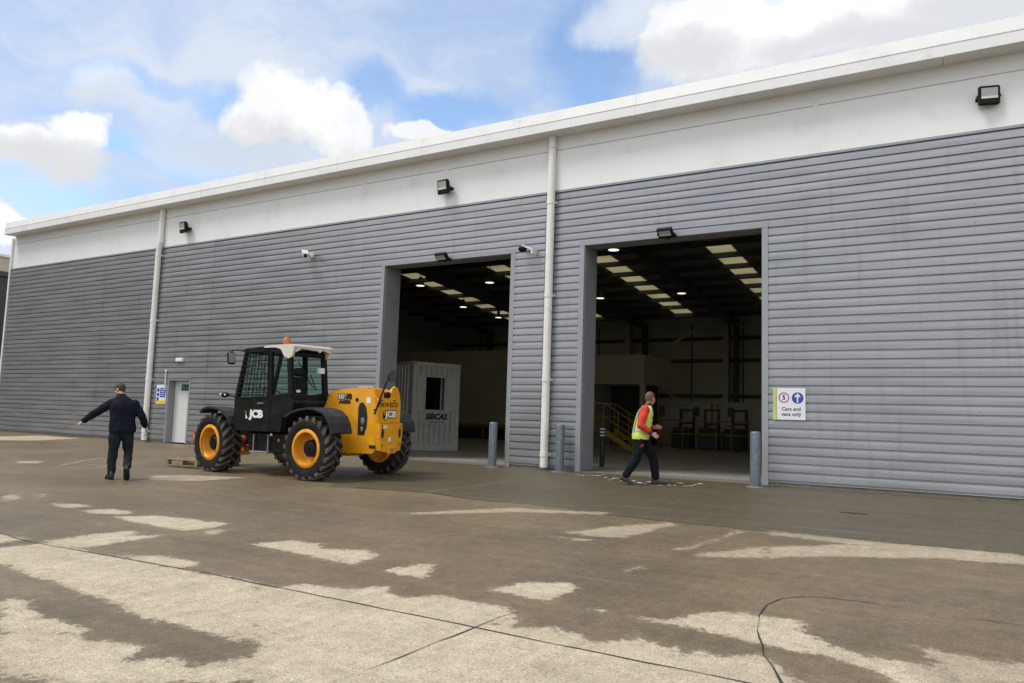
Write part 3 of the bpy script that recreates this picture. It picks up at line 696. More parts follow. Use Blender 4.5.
# high-bay lamps
def highbay(x, y):
    z = 7.05
    t = empty('high_bay_lamp', (x, y, z), 0, '', 'ceiling lamp', 'high bay lamps under the warehouse roof')
    a = MB(); a.lathe_y([(0, 0)], 0, 0) if False else None
    a.rings([[(r*math.cos(2*PI*i/20), r*math.sin(2*PI*i/20), h) for i in range(20)] for h, r in ((0.0, .21), (.02, .215), (.14, .16), (.22, .09), (.40, .08))])
    a.build('shade', 'frame', t, space='local')
    d = MB(); d.cyl((0, 0, -.012), (0, 0, -.004), .185, n=20); d.build('bulb', 'glow', t, space='local')
    c = MB(); c.cyl((0, 0, .42), (0, 0, roof_z(y)-z-.02), .012, n=6); c.build('cord', 'frame', t, space='local')
    return t
LAMPS = [(-11.05, 8.55, 'lit round lamp nearest the lintel inside the right doorway'), (-11.95, 18.0, 'lit round lamp between two rooflight strips deep in the right doorway'),
         (-16.0, 18.0, 'lit round lamp at the left jamb of the right doorway'), (-22.15, 11.9, 'lit round lamp below the rooflights near the left jamb of the left doorway'),
         (-18.7, 12.4, 'lit round lamp alone near the right jamb of the left doorway'), (-24.2, 18.2, 'lit round lamp below the middle rooflights of the left doorway'),
         (-24.7, 22.5, 'lit round lamp farthest back in the left doorway, above the brown partition')]
hb = highbay(*LAMPS[0][:2]); hb['label'] = LAMPS[0][2]
for x, y, lb in LAMPS[1:]:
    c = copy_thing(hb, (x, y, 7.05), 0, lb)

# inner partition, office deck, yellow rail, stairs, stackers, rack
pt = empty('partition_wall', (-27.5, 20, 0), 0, 'plain brown board partition with dark base deep inside the left doorway', 'partition')
p_ = MB(); p_.box((-33.3, 20, .72), (-21.6, 20.15, 4.85)); p_.build('board_panel', 'brownwall', pt)
p_ = MB(); p_.box((-33.3, 19.98, .014), (-21.6, 20.15, .715)); p_.build('base_panel', 'darkwall', pt)
p_ = MB(); p_.box((-33.3, 19.95, 2.9), (-21.6, 19.998, 2.96)); p_.box((-33.3, 19.95, 1.7), (-21.6, 19.998, 1.75)); p_.build('joint_strip', 'brownwall', pt)
gr = empty('guard_rail', (-26, 19.5, 0), 0, 'low yellow safety rail running along the brown partition', 'guard rail')
g_ = MB(); g_.bbox((-31, 19.44, .62), (-21.6, 19.56, .82), .01); g_.build('beam', 'rail_yellow', gr)
for x in (-30.8, -28.4, -26.0, -23.6, -21.8):
    g_ = MB(); g_.box((x-.06, 19.57, .014), (x+.06, 19.68, .80)); g_.build('post', 'rail_yellow', gr)
ob = empty('office_deck', (-15.6, 21, 0), 0, 'pale raised inner office box above a dark undercroft behind the yellow stairs', 'mezzanine office')
o_ = MB(); o_.box((-17.6, 20.2, 3.04), (-14.6, 24, 4.5)); o_.build('upper_wall', 'brownwall', ob)
o_ = MB(); o_.box((-17.6, 20.3, .014), (-17.4, 24, 3.038)); o_.build('side_wall', 'liner', ob)
o_ = MB(); o_.box((-14.85, 20.3, .014), (-14.6, 20.55, 3.038)); o_.build('post', 'liner', ob)
o_ = MB(); o_.box((-17.38, 22.5, .014), (-14.86, 22.7, 3.038)); o_.build('rear_wall', 'darkwall', ob)
st = empty('steel_stairs', (-11.6, 11, 0), 0, 'short yellow steel staircase with handrails just inside the right doorway', 'stairs')
sx0, sz0, sx1, sz1 = -12.45, .82, -11.25, .03
for yy in (11.0, 12.0):
    s_ = MB(); s_.bar((sx0, yy, sz0), (sx1, yy, sz1+.09), .05, .2); s_.build('stringer', 'rail_yellow', st)
    h_ = MB()
    for dz in (1.02, .52): h_.tube([(sx0-.9, yy, sz0+dz), (sx0, yy, sz0+dz), (sx1, yy, sz1+dz+.1)], .024)
    h_.build('handrail', 'rail_yellow', st)
    for x, z in ((sx0-.85, sz0), (sx0, sz0), ((sx0+sx1)/2, .45), (sx1, .06)):
        q_ = MB(); q_.cyl((x, yy, 0.014 if x != (sx0+sx1)/2 else z), (x, yy, z+1.03), .024, n=8); q_.build('post', 'rail_yellow', st)
s_ = MB()
for k in range(4): s_.box((sx0+.06+k*.3, 11.03, .62-k*.19), (sx0+.32+k*.3, 11.97, .65-k*.19))
s_.build('treads', 'frame', st)
s_ = MB(); s_.box((sx0-.95, 11.0, .74), (sx0, 12.0, .80)); s_.build('landing', 'frame', st)
def stacker():
    t = empty('pallet_stacker', (0, 0, .012), 0, '', 'stacker truck', 'stacker trucks parked at the back of the warehouse')
    a = MB(); a.prism([(-.45, .05), (.42, .05), (.42, .62), (.30, .95), (-.05, 1.0), (-.40, .82), (-.45, .5)], 'x', -.42, .42); a.build('body', 'machine_dark', t, space='local', bevel=.04)
    a = MB(); a.box((-.36, .46, .05), (-.26, .60, 1.75)); a.build('mast_post', 'machine_dark', t, space='local')
    a = MB(); a.box((.26, .46, .05), (.36, .60, 1.75)); a.build('mast_post', 'machine_dark', t, space='local')
    a = MB(); a.box((-.355, .47, 1.755), (.355, .59, 1.85)); a.box((-.25, .5, 1.15), (.25, .56, 1.24)); a.build('mast_crossbar', 'machine_dark', t, space='local')
    a = MB(); a.tube([(0, -.3, .84), (0, -.55, 1.12)], .03); a.tube([(-.18, -.55, 1.12), (.18, -.55, 1.12)], .025); a.build('tiller', 'machine_dark', t, space='local')
    for x in (-.2, .2):
        a = MB(); a.box((x-.08, .61, .04), (x+.08, 1.7, .10)); a.build('fork', 'steel', t, space='local')
    return t
sk = stacker(); sk.location = (-12.25, 19.3, .012); sk['label'] = 'dark stacker truck at the left of its row, nearest the man in hi-vis vest'
copy_thing(sk, (-10.95, 19.1, .012), .12, 'dark stacker truck in the middle of its row deep inside the right doorway')
k3 = copy_thing(sk, (-9.75, 18.9, .012), -.1, 'dark stacker truck on the right of its row, nearest the bollard at the right jamb')
hb_ = empty('post_barrier', (-11, 17.6, .012), 0, 'thin yellow post-and-rail barrier in front of the dark stacker trucks', 'barrier')
for x in (-14.1, -13.2, -12.65, -11.7, -11.05, -10.2, -9.55, -8.8):
    a = MB(); a.cyl((x, 17.6, .014), (x, 17.6, 1.32 if x not in (-12.65, -11.05, -9.55) else 1.95), .028, n=8); a.build('post', 'rail_yellow', hb_)
for z in (1.30, .72):
    a = MB(); a.cyl((-14.1, 17.6, z), (-8.8, 17.6, z), .024, n=8); a.build('rail', 'rail_yellow', hb_)
for x in (-12.65, -11.05, -9.55):
    a = MB(); a.bbox((x-.14, 17.52, 1.50), (x+.14, 17.57, 1.90), .01); a.build('notice_plate', 'darkwall', hb_)
rk = empty('storage_rack', (-10.5, 24, 0), 0, 'low steel storage rack with thin uprights behind the row of stacker trucks', 'rack')
for x in np.arange(-15.5, -5.4, 1.68):
    for yy in (23.2, 24.2): a = MB(); a.box((x-.04, yy, .014), (x+.04, yy+.08, 2.35)); a.build('upright', 'rail_yellow' if int(x) % 3 == 0 else 'liner', rk)
for z in (.9, 2.2):
    a = MB(); a.box((-15.5, 23.15, z), (-5.4, 23.198, z+.1)); a.build('beam', 'brownwall', rk)
a = MB(); a.box((-15.4, 24.4, .9), (-5.5, 24.5, 2.3)); a.build('back_panel', 'liner', rk)

# ------------------------------------------------------------------ site cabin (steel container)
def site_cabin():
    C0 = Vector((-15.99, 4.06, 0.013)); ang = R(70.1); W_, H_, L_ = 1.84, 2.88, 5.0
    t = empty('site_cabin', C0, ang, 'pale grey corrugated steel site cabin with shuttered window, inside the left doorway', 'site cabin')
    # local: x along the window face, y into the cabin, z up
    def corr(x0, x1, z0, z1, pitch=.205, dep=.11):
        mb = MB(); pts = []; x = x0
        while x < x1-1e-6:
            for dx, y in ((0, 0), (.07, 0), (.085, dep), (.17, dep), (.19, 0)):
                if x+dx < x1: pts.append((x+dx, y))
            x += pitch
        pts.append((x1, 0)); n = len(pts)
        mb.add([(p[0], p[1], z) for z in (z0, z1) for p in pts], [(i, i+1, n+i+1, n+i) for i in range(n-1)]); return mb
    wa = corr(.13, W_-.13, .20, 1.28); wa.f += []
    up = corr(.13, W_-.13, 2.45, H_-.13); wa.add(up.v, up.f)
    wl = MB(); wl.add(wa.v, wa.f); wl.box((.13, .118, .2), (W_-.13, .13, 1.28)); wl.box((.13, .118, 2.45), (W_-.13, .13, H_-.13))
    wl.box((.13, .012, 1.283), (.46, .06, 2.447)); wl.box((1.28, .012, 1.283), (W_-.13, .06, 2.447))
    wl.build('front_wall', 'container', t, space='local')
    fr = MB(); fr.bbox((.10, -.01, .0), (W_-.10, .10, .198), .01); fr.bbox((.10, -.01, H_-.128), (W_-.10, .10, H_), .01)
    for x in (0, W_-.115): fr.bbox((x, -.012, 0), (x+.115, .14, H_+.004), .01)
    fr.build('corner_frame', 'container', t, space='local')
    si = MB(); n = 0; pts = []; y = .15
    while y < L_-.15: pts += [(y, 0), (y+.07, 0), (y+.10, .035), (y+.17, .035)]; y += .2
    n = len(pts); si.add([(p[1], p[0], z) for z in (.14, H_-.1) for p in pts], [(i, i+1, n+i+1, n+i) for i in range(n-1)])
    si.box((W_-.06, .145, .1), (W_-.02, L_, H_-.05)); si.box((.05, L_-.05, .1), (W_-.065, L_, H_-.05)); si.build('side_wall', 'container', t, space='local')
    for z0, z1 in ((0, .138), (H_-.098, H_)): sb = MB(); sb.box((-.005, .145, z0), (.08, L_, z1)); sb.build('side_rail', 'container', t, space='local')
    ro = MB(); ro.box((.04, .105, H_-.04), (W_-.04, L_-.06, H_-.005)); ro.box((.06, .15, .10), (W_-.08, L_-.06, .16)); ro.build('roof', 'container', t, space='local')
    wf = MB()
    for lo, hi in (((.46, -.006, 1.285), (.50, .07, 2.445)), ((1.24, -.006, 1.285), (1.28, .07, 2.445)), ((.502, -.006, 2.40), (1.238, .07, 2.445)), ((.502, -.006, 1.285), (1.238, .07, 1.33)), ((1.10, .02, 1.332), (1.13, .06, 2.398))): wf.box(lo, hi)
    f = wf.build('window', 'container', t, space='local')
    pn = MB(); pn.box((.502, .045, 1.332), (1.098, .052, 2.398)); pn.build('pane', 'winglass', f, space='local')
    sh = MB(); sh.bbox((.15, -.022, 1.30), (.44, .008, 2.43), .006); sh.build('shutter', 'container', t, space='local')
    sh = MB(); sh.bbox((1.30, -.022, 1.30), (1.70, .008, 2.43), .006); sh.build('shutter', 'container', t, space='local')
    bd = MB(); bd.bbox((.42, -.014, .86), (1.46, -.002, 1.26), .004); b = bd.build('name_board', 'container', t, space='local')
    tx = MB(); T = Matrix.Translation((.93, -.017, 1.10)) @ Matrix.Rotation(PI/2, 4, 'X'); tx.text('SIBCAS', .27, T, ext=.002, shear=.2, bold=.013)
    tx.box((.62, -.0175, .925), (1.26, -.0145, .945)); tx.build('lettering', 'black_ink', b, space='local')
    ho = MB()
    for x in (.035, .085): ho.cyl((x, -.013, H_-.06), (x, -.018, H_-.06), .018, n=10)
    ho.build('corner_casting_hole', 'black_ink', t, space='local')
site_cabin()

# ------------------------------------------------------------------ bollards
def bollard(p):
    t = MB(); r = .098; h = 1.05
    rs = [(0, r), (.96*h, r), (h-.015, r*.93), (h, r*.72), (h+.004, .01)]
    t.rings([[(q*math.cos(2*PI*i/24), q*math.sin(2*PI*i/24), z) for i in range(24)] for z, q in rs])
    o = t.build('bollard', 'galv', None); o.location = p
    c = MB(); c.rings([[(q*math.cos(2*PI*i/20)*(1+.12*noise.noise(Vector((i*.9, z, 3)))), q*math.sin(2*PI*i/20)*(1+.12*noise.noise(Vector((i*.9, z, 3)))), z) for i in range(20)] for z, q in ((-.03, .19), (.006, .185), (.018, .12), (.02, .05))]); c.build('concrete_collar', 'plinth', o, space='local')
    for zz, aa in ((.88, .4), (.94, 1.2)): c = MB(); c.box((-.012, -.0, -.012), (.012, .012, .012), M4=Matrix.Rotation(aa+PI, 4, 'Z') @ Matrix.Translation((0, .095, zz))); c.build('fixing_bolt', 'steel', o, space='local')
    return o
b1 = tag(bollard((-10.05, -.24, -.012)), 'galvanised steel bollard in front of the left doorway, beside its right jamb', 'bollard', 'galvanised bollards along the warehouse front')
for p, lb, rz in (((-8.23, -.30, -.012), 'galvanised steel bollard against the grey cladding, right beside the white downpipe', 1.0), ((-3.89, -.55, -.016), 'galvanised steel bollard at the right jamb of the right doorway', 2.2)):
    copy_thing(b1, p, rz, lb)
bb = empty('marker_post', (-8.28, 2.0, .012), 0, 'slim black post with three white bands just inside the right doorway', 'post')
a = MB(); a.cyl((0, 0, 0), (0, 0, 1.0), .06, n=18); a.ell((0, 0, 1.0), (.06, .06, .03)); a.build('shaft', 'blackpost', bb, space='local')
for z in (.78, .86, .94):
    a = MB(); a.cyl((0, 0, z-.014), (0, 0, z+.014), .063, n=18); a.build('white_band', 'white_ink', bb, space='local')

# ------------------------------------------------------------------ floodlights and cameras on the wall
def floodlight(p, w, h, rz, tilt, arm_y, label):
    """p = centre of the glass; tilt = degrees the face looks down"""
    t = empty('floodlight', p, rz, label, 'floodlight', 'black floodlights on the warehouse wall')
    T = Matrix.Rotation(R(tilt), 4, 'X')
    b = MB(); b.bbox((-w/2, -.02, -h/2), (w/2, .07, h/2), .02, M4=T)
    for i in range(5): x = -w/2+w*(i+.5)/5; b.box((x-.008, .07, -h/2+.04), (x+.008, .11, h/2-.04), M4=T)
    b.build('housing', 'lampblack', t, space='local')
    g = MB(); g.box((-w/2+.04, -.026, -h*.06), (w/2-.04, -.0205, h/2-.045), M4=T); g.build('glass', 'lampglass', t, space='local')
    g = MB(); g.box((-w/2+.04, -.027, -h*.19), (w/2-.04, -.0205, -h*.065), M4=T); g.build('reflector', 'lampsilver', t, space='local')
    s = MB()
    for sx in (-1, 1): s.bar((sx*(w/2+.012), 0.02, 0), (sx*(w/2+.012), arm_y-.02, -.03), .012, .035)
    s.bar((-w/2-.02, arm_y-.02, -.03), (w/2+.02, arm_y-.02, -.03), .02, .07, up=(0, 0, 1)); s.bar((0, arm_y-.015, -.03), (0, arm_y+.005, -.03), .08, .10)
    s.build('bracket', 'lampblack', t, space='local')
    return t
floodlight((.065, -.22, 7.045), .335, .335, R(14), 4, .155, 'black floodlight high on the white band at the far right, facing straight out')
floodlight((-11.80, -.30, 6.94), .36, .36, R(-6), 8, .22, 'black floodlight on the white band above the left doorway')
floodlight((-22.30, -.30, 6.98), .36, .36, R(-6), 8, .22, 'black floodlight on the white band right of the far downpipe, above the small white door')
floodlight((-11.78, -.26, 5.12), .34, .24, 0, 50, .20, 'black floodlight over the lintel of the left doorway, tilted down')
floodlight((-5.86, -.26, 5.15), .34, .24, 0, 50, .20, 'black floodlight over the lintel of the right doorway, tilted down')
def cctv(base, dirv, label, mount):
    t = empty('cctv_camera', base, 0, label, 'security camera')
    d = Vector(dirv).normalized(); b = MB(); s = Vector((0, -.16, 0))
    b.cyl(s-d*.20, s+d*.24, .068, n=16); b.cyl(s+d*.24, s+d*.27, .074, n=16); bo = b.build('body', 'camwhite', t, space='local')
    h = MB(); u = Vector((0, 0, 1)); h.bar(s-d*.18+u*.082, s+d*.33+u*.082, .17, .016); h.build('sun_hood', 'camwhite', t, space='local')
    l = MB(); l.cyl(s+d*.270, s+d*.274, .05, n=14); l.build('lens', 'lampblack', t, space='local')
    a = MB(); a.cyl((0, .135, 0), (0, .05, 0), .09, n=16); a.cyl((0, .06, 0), (0, -.12, 0), .03, n=10); a.build('wall_mount', mount, t, space='local')
cctv((-16.58, -.17, 5.60), (.66, -.52, -.34), 'white bullet security camera on grey cladding left of the left doorway', 'camwhite')
tc_ = empty('cctv_camera', (-9.40, -.045, 5.16), 0, 'black dome security camera on a white bracket between left doorway and white downpipe', 'security camera')
a = MB(); a.ell((-9.40, -.24, 5.13), (.11, .10, .075)); a.build('dome', 'lampblack', tc_)
a = MB(); a.bar((-9.40, -.24, 5.215), (-9.13, -.24, 5.10), .10, .04); a.bbox((-9.15, -.29, 4.98), (-9.10, -.045, 5.12), .01); a.build('bracket', 'camwhite', tc_)

# ------------------------------------------------------------------ signs, door furniture
RX = Matrix.Rotation(PI/2, 4, 'X')
def at(x, y, z): return Matrix.Translation((x, y, z)) @ RX
def ring_disc(mb, x, z, y, r0, r1, mi, n=28):
    vs = [(x+r*math.cos(2*PI*i/n), y, z+r*math.sin(2*PI*i/n)) for r in (r0, r1) for i in range(n)]
    mb.add(vs, [(i, (i+1) % n, n+(i+1) % n, n+i) for i in range(n)], mi)
sg = empty('traffic_sign', (-3.37, -.045, 1.58), 0, 'white wall sign with a red-ringed 5, blue arrow disc and words Cars and vans only', 'sign')
a = MB(); a.bbox((-3.605, -.062, 1.275), (-3.07, -.042, 1.885), .004); a.build('panel', 'signwhite', sg)
a = MB(); a.bbox((-3.68, -.066, 1.272), (-3.609, -.042, 1.888), .004); a.build('edge_strip', 'signlime', sg)
a = MB(); ring_disc(a, -3.47, 1.705, -.0645, .080, .100, 0); a.build('red_ring', 'signred', sg, recalc=True)
a = MB(); a.cyl((-3.215, -.063, 1.70), (-3.215, -.066, 1.70), .108, n=30, smooth=False); a.build('blue_disc', 'signblue', sg)
a = MB(); a.prism([(-3.229, 1.61), (-3.201, 1.61), (-3.201, 1.735), (-3.165, 1.70), (-3.165, 1.738), (-3.215, 1.79), (-3.265, 1.738), (-3.265, 1.70), (-3.229, 1.735)], 'y', -.066, -.0685); a.build('arrow', 'signwhite', sg)
a = MB(); a.text('5', .125, at(-3.47, -.0645, 1.705), bold=.003); a.build('numeral', 'navy_ink', sg)
a = MB(); a.text('Cars and', .098, at(-3.335, -.0645, 1.485), bold=.001); a.text('vans only', .098, at(-3.335, -.0645, 1.385), bold=.001); a.build('lettering', 'navy_ink', sg)
sp = empty('safety_sign', (-23.12, -.045, 1.55), 0, 'small safety notice with blue discs and a yellow foot, left of the white personnel door', 'sign')
a = MB(); a.bbox((-23.38, -.056, 1.24), (-22.87, -.040, 1.87), .003); a.build('panel', 'signwhite', sp)
a = MB()
for k in range(3): a.cyl((-23.28, -.057, 1.70-k*.145), (-23.28, -.060, 1.70-k*.145), .062, n=18, smooth=False)
a.box((-23.18, -.060, 1.47), (-22.90, -.057, 1.77)); a.build('blue_fields', 'signblue', sp)
a = MB()
for k in range(4): a.box((-23.15, -.063, 1.515+k*.062), (-22.93, -.0605, 1.535+k*.062))
a.build('pale_lines', 'signwhite', sp)
a = MB(); a.box((-23.37, -.060, 1.25), (-22.88, -.057, 1.37)); a.build('yellow_field', 'signyellow', sp)
se = empty('door_sign', (-22.1, .185, 1.82), 0, 'small dark green notice near the top of the white personnel door', 'sign')
a = MB(); a.bbox((-22.42, .178, 1.70), (-21.98, .188, 1.90), .002); a.build('panel', 'signgreen', se)
a = MB(); a.box((-22.38, .1745, 1.76), (-22.22, .1775, 1.86)); a.box((-22.18, .1745, 1.77), (-22.03, .1775, 1.80)); a.build('pale_mark', 'galv', se)
el = empty('bulkhead_light', (-22.26, -.04, 2.68), 0, 'white emergency bulkhead light on the cladding above the personnel door', 'wall light')
a = MB(); a.bbox((-22.44, -.11, 2.61), (-22.08, -.036, 2.74), .015); a.build('casing', 'camwhite', el)
a = MB(); a.bbox((-22.41, -.125, 2.63), (-22.11, -.112, 2.72), .006); a.build('diffuser', 'white_ink', el)
cp = empty('conduit_pipe', (-22.90, -.09, 1.88), 0, 'short white conduit with a round cap beside the top of the personnel door', 'conduit')
a = MB(); a.cyl((-22.90, -.09, 1.70), (-22.90, -.09, 2.30), .022, n=10); a.build('pipe', 'camwhite', cp)
a = MB(); a.ell((-22.90, -.09, 2.32), (.045, .045, .04)); a.box((-22.93, -.09, 1.95), (-22.87, -.038, 1.99)); a.build('cap', 'camwhite', cp)

# ------------------------------------------------------------------ neighbouring buildings
nb = empty('dark_warehouse', (-50, 8, -.05), 0, 'dark clad neighbouring building at the left edge beyond the warehouse corner, with unseen wing added', 'building')
a = MB(); a.box((-62, -38, -1.0), (-43, 40, 7.55)); a.box((-62, -38, 7.9), (-43.3, -6, 12.5)); a.build('wall', 'darkbuild', nb)  # forward length and taller block added out of view to darken the cladding
a = MB(); a.box((-62.2, -38.2, 7.552), (-42.85, 40.2, 7.80)); a.build('roof', 'darkbuild', nb)
fb = empty('distant_block', (-100, 32, 0), 0, 'distant beige block rising over the dark building at the left edge', 'building')
a = MB(); a.box((-109, 29, -.1), (-98.8, 38, 18.2)); a.build('wall', 'beige', fb)
a = MB(); a.box((-109.2, 28.8, 18.202), (-98.6, 38.2, 18.5)); a.build('roof', 'fascia', fb)

# ------------------------------------------------------------------ telehandler (local: x forward, y left, z up, rear axle at the origin)
TH = empty('telehandler', (-10.79, -4.22, gz(-4.22)), PI, 'yellow and black telehandler with a caged cab and cream roof, parked before the left doorway', 'telehandler')
TH.rotation_euler = (-SLOPE, 0, PI)
def P_(mb, name, m_, parent=TH, **k): return mb.build(name, m_, parent, space='local', **k)
WR = 0.60
def wheel(x, y, side, steer=0.0):
    """side = +1 outer face towards +y"""
    w = .40
    prof = [(.352, .155), (.372, .175), (.42, .195), (.50, .200), (.545, .185), (.565, .150), (.572, .08), (.574, 0), (.572, -.08), (.565, -.150), (.545, -.185), (.50, -.200), (.42, -.195), (.372, -.175), (.352, -.155)]
    t = MB(); t.lathe_y([(r, yy*side) for r, yy in prof], 0, 0, n=56)
    nl = 20
    for k in range(nl):
        for s in (-1, 1):
            a0 = 2*PI*(k+(.5 if s > 0 else 0))/nl; vs = []
            for f, yy in ((0, -.012), (.33, .07), (.72, .155), (1.0, .196)):
                a = a0+f*.30*side; hw = .066 if f < .9 else .085
                rt = .598 if yy < .16 else .572
                rb = .566 if yy < .16 else .50
                for da in (-hw, hw):
                    for r in (rb, rt):
                        vs.append((r*math.cos(a+da*(1 if r == rb else .72)), yy*s, r*math.sin(a+da*(1 if r == rb else .72))))
            fs = []
            for i in range(3):
                b = i*4; c = b+4
                fs += [(b+1, b+3, c+3, c+1), (b, b+1, c+1, c), (b+3, b+2, c+2, c+3)]
            fs += [(0, 2, 3, 1), (12, 13, 15, 14)]
            t.add(vs, fs, 1)
    ty = t.build('wheel', ['tyre', 'lug'], TH, space='local', recalc=True)
    ty.location = (x, y, WR-.012); ty.rotation_euler = (0, 0.13*x+.1, steer)
    r = MB(); r.lathe_y([(q, yy*side) for q, yy in ((.30, .192), (.352, .188), (.362, .178), (.350, .160), (.322, .150), (.310, .10), (.285, .02), (.262, -.02), (.22, -.03), (.10, -.03), (.0, -.03))], 0, 0, n=48)
    r.lathe_y([(q, yy*side) for q, yy in ((.362, -.178), (.352, -.188), (.30, -.16), (.27, -.06), (0, -.06))], 0, 0, n=40)
    for k in range(8):
        a = 2*PI*k/8+.2; r.cyl((.225*math.cos(a), -.03*side, .225*math.sin(a)), (.225*math.cos(a), .005*side, .225*math.sin(a)), .017, n=6)
    rm = r.build('rim', 'rim_yellow', ty, space='local', recalc=True)
    h = MB(); h.cyl((0, -.04*side, 0), (0, .085*side, 0), .168, .155, n=24); h.cyl((0, .085*side, 0), (0, .105*side, 0), .125, .105, n=24); h.cyl((0, .10*side, 0), (0, .118*side, 0), .03, n=6)
    h.build('hub', 'black', ty, space='local')
FX = 2.71
wheel(0, 1.0, 1); wheel(FX, 1.0, 1, R(-6.5)); wheel(0, -1.0, -1); wheel(FX, -1.0, -1, R(-6.5))
a = MB(); a.cyl((0, -.85, WR), (0, .85, WR), .11, n=14); a.bbox((-.2, -.25, .42), (.2, .25, .78), .04); P_(a, 'rear_axle', 'yellow')
a = MB(); a.cyl((FX, -.85, WR), (FX, .85, WR), .11, n=14); a.bbox((FX-.2, -.22, .38), (FX+.2, .22, .78), .04); a.bbox((FX-.62, .15, .40), (FX-.30, .55, .54), .02); P_(a, 'front_axle', 'orange')
# chassis: yellow tail, black middle
a = MB()
side = [(.24, 1.655), (-.05, 1.70), (-.41, 1.725), (-.66, 1.715), (-.80, 1.66), (-.90, 1.54), (-.94, 1.40), (-.94, .58), (-.87, .50), (-.14, .49), (-.02, .60), (.34, .66), (.42, 1.30)]
a.prism(side, 'y', .27, .35); a.prism([(x, z) for x, z in side], 'y', -.29, -.21)
a.prism([(-.20, .55), (-.86, .55), (-.90, 1.30), (-.20, 1.30)], 'y', -.205, .265)
P_(a, 'chassis', 'yellow', bevel=.018)
a = MB(); a.bbox((.36, -.30, .48), (FX+.5, .36, .95), .02); a.bbox((.5, -.28, .953), (1.2, .1, 1.3), .03); P_(a, 'mid_frame', 'black')
# tail plate with its rounded shoulder and the counterweight below
a = MB(); tp = [(.342, 1.075), (.350, 1.53), (.05, 1.535), (.02, 1.60), (-.04, 1.72), (-.13, 1.775), (-.20, 1.74), (-.255, 1.64), (-.29, 1.45), (-.29, 1.075)]
a.prism(tp, 'x', -.99, -.943); P_(a, 'tail_plate', 'yellow', bevel=.014)
a = MB(); cw = [(.325, .56), (.36, .80), (.36, 1.07), (-.285, 1.07), (-.285, .83), (-.235, .56), (-.10, .53), (.20, .53)]
a.prism(cw, 'x', -1.06, -.945); a.bbox((-1.10, -.06, .50), (-1.062, .16, .64), .012); P_(a, 'counterweight', 'yellow', bevel=.016)
a = MB()
for y in (.285, -.205): a.prism([(y+.036*math.cos(t), .885+.095*math.sin(t)) for t in np.linspace(0, 2*PI, 19)[:-1]], 'x', -1.0635, -1.059)
for y in (.25, -.10): a.prism([(y-.03, 1.485), (y+.03, 1.485), (y+.03, 1.51), (y-.03, 1.51)], 'x', -.9935, -.988)
P_(a, 'painted_dark_slots', 'black_ink')  # flat black shapes paint the shaded inside of the recesses
a = MB(); a.bbox((-1.0, .0, 1.545), (-.90, .12, 1.66), .02); P_(a, 'rear_coupling', 'black')
# side opening, filler and data plates on the yellow flank
a = MB(); op = [(-.50, .84), (-.66, .84), (-.72, 1.0), (-.735, 1.18), (-.70, 1.36), (-.62, 1.46), (-.53, 1.44), (-.50, 1.36)]
a.prism(op, 'y', .3535, .3565); P_(a, 'painted_opening', 'black_ink')  # black sheet on the flank paints the shade inside the opening
a = MB(); a.ell((-.615, .36, 1.10), (.05, .012, .07)); a.ell((-.60, .36, .95), (.035, .012, .05)); P_(a, 'filler_cap', 'steel')
a = MB(); a.box((.08, .352, 1.17), (.19, .356, 1.28)); P_(a, 'vent', 'black_ink')
a = MB(); a.box((-.80, .352, 1.44), (-.70, .3555, 1.55)); a.box((-.03, .352, 1.12), (-.09, .3555, 1.19)); P_(a, 'data_plate', 'white_ink')
a = MB(); a.cyl((-.46, .35, 1.505), (-.46, .365, 1.505), .035, n=14); P_(a, 'filler', 'black')
def side_text(mb, s_, size, x, z, y, mi=0, **k):           # reads left to right from the vehicle's left side
    mb.text(s_, size, Matrix(((-1,0,0,x),(0,0,1,y),(0,1,0,z),(0,0,0,1))), mi, **k)
def rear_text(mb, s_, size, y, z, x, mi=0, **k):           # read from behind
    mb.text(s_, size, Matrix(((0,0,-1,x),(-1,0,0,y),(0,1,0,z),(0,0,0,1))), mi, **k)
a = MB(); side_text(a, '531-70', .125, -.14, 1.555, .3535, bold=.016); side_text(a, 'AGRI', .085, -.14, 1.455, .3535, bold=.008, sx=1.5); fb_ = P_(a, 'flank_lettering', 'black_ink')
a = MB(); side_text(a, '531', .115, -.06, 1.555, .3565, bold=.004); P_(a, 'lettering_face', 'white_ink', fb_)
a = MB(); rear_text(a, 'YN14 ECU', .125, .075, 1.415, -.9925, bold=.003, sx=1.0); P_(a, 'number_plate_lettering', 'black_ink')
a = MB(); rear_text(a, 'JCB', .165, -.01, 1.235, -.9925, bold=.024, sx=1.2); a.prism([(.215, 1.16), (.215, 1.30), (.13, 1.16)], 'x', -.9945, -.9905); bd = P_(a, 'rear_badge', 'black_ink')
a = MB(); rear_text(a, 'JCB', .165, -.01, 1.235, -.9965, bold=.008, sx=1.2); P_(a, 'badge_lettering', 'white_ink', bd)
a = MB(); a.box((-1.0645, .05, .73), (-1.061, .12, .81)); a.box((-1.0645, .16, .98), (-1.061, .28, 1.03)); P_(a, 'rating_plate', 'white_ink')
for y, z in ((.30, .66), (-.21, .68), (.30, 1.02), (-.24, 1.02)):
    a = MB(); a.cyl((-1.058, y, z), (-1.072, y, z), .022, n=6); P_(a, 'bolt', 'steel')
a = MB(); a.tube([(-1.085, -.02, .60), (-1.12, .05, .57), (-1.085, .12, .60)], .014); P_(a, 'tow_hook', 'steel')
a = MB(); a.prism([(-.95, .355), (-.80, .355), (-.80, .358), (-.95, .358)], 'z', .60, .66); P_(a, 'warning_decal', 'black_ink')
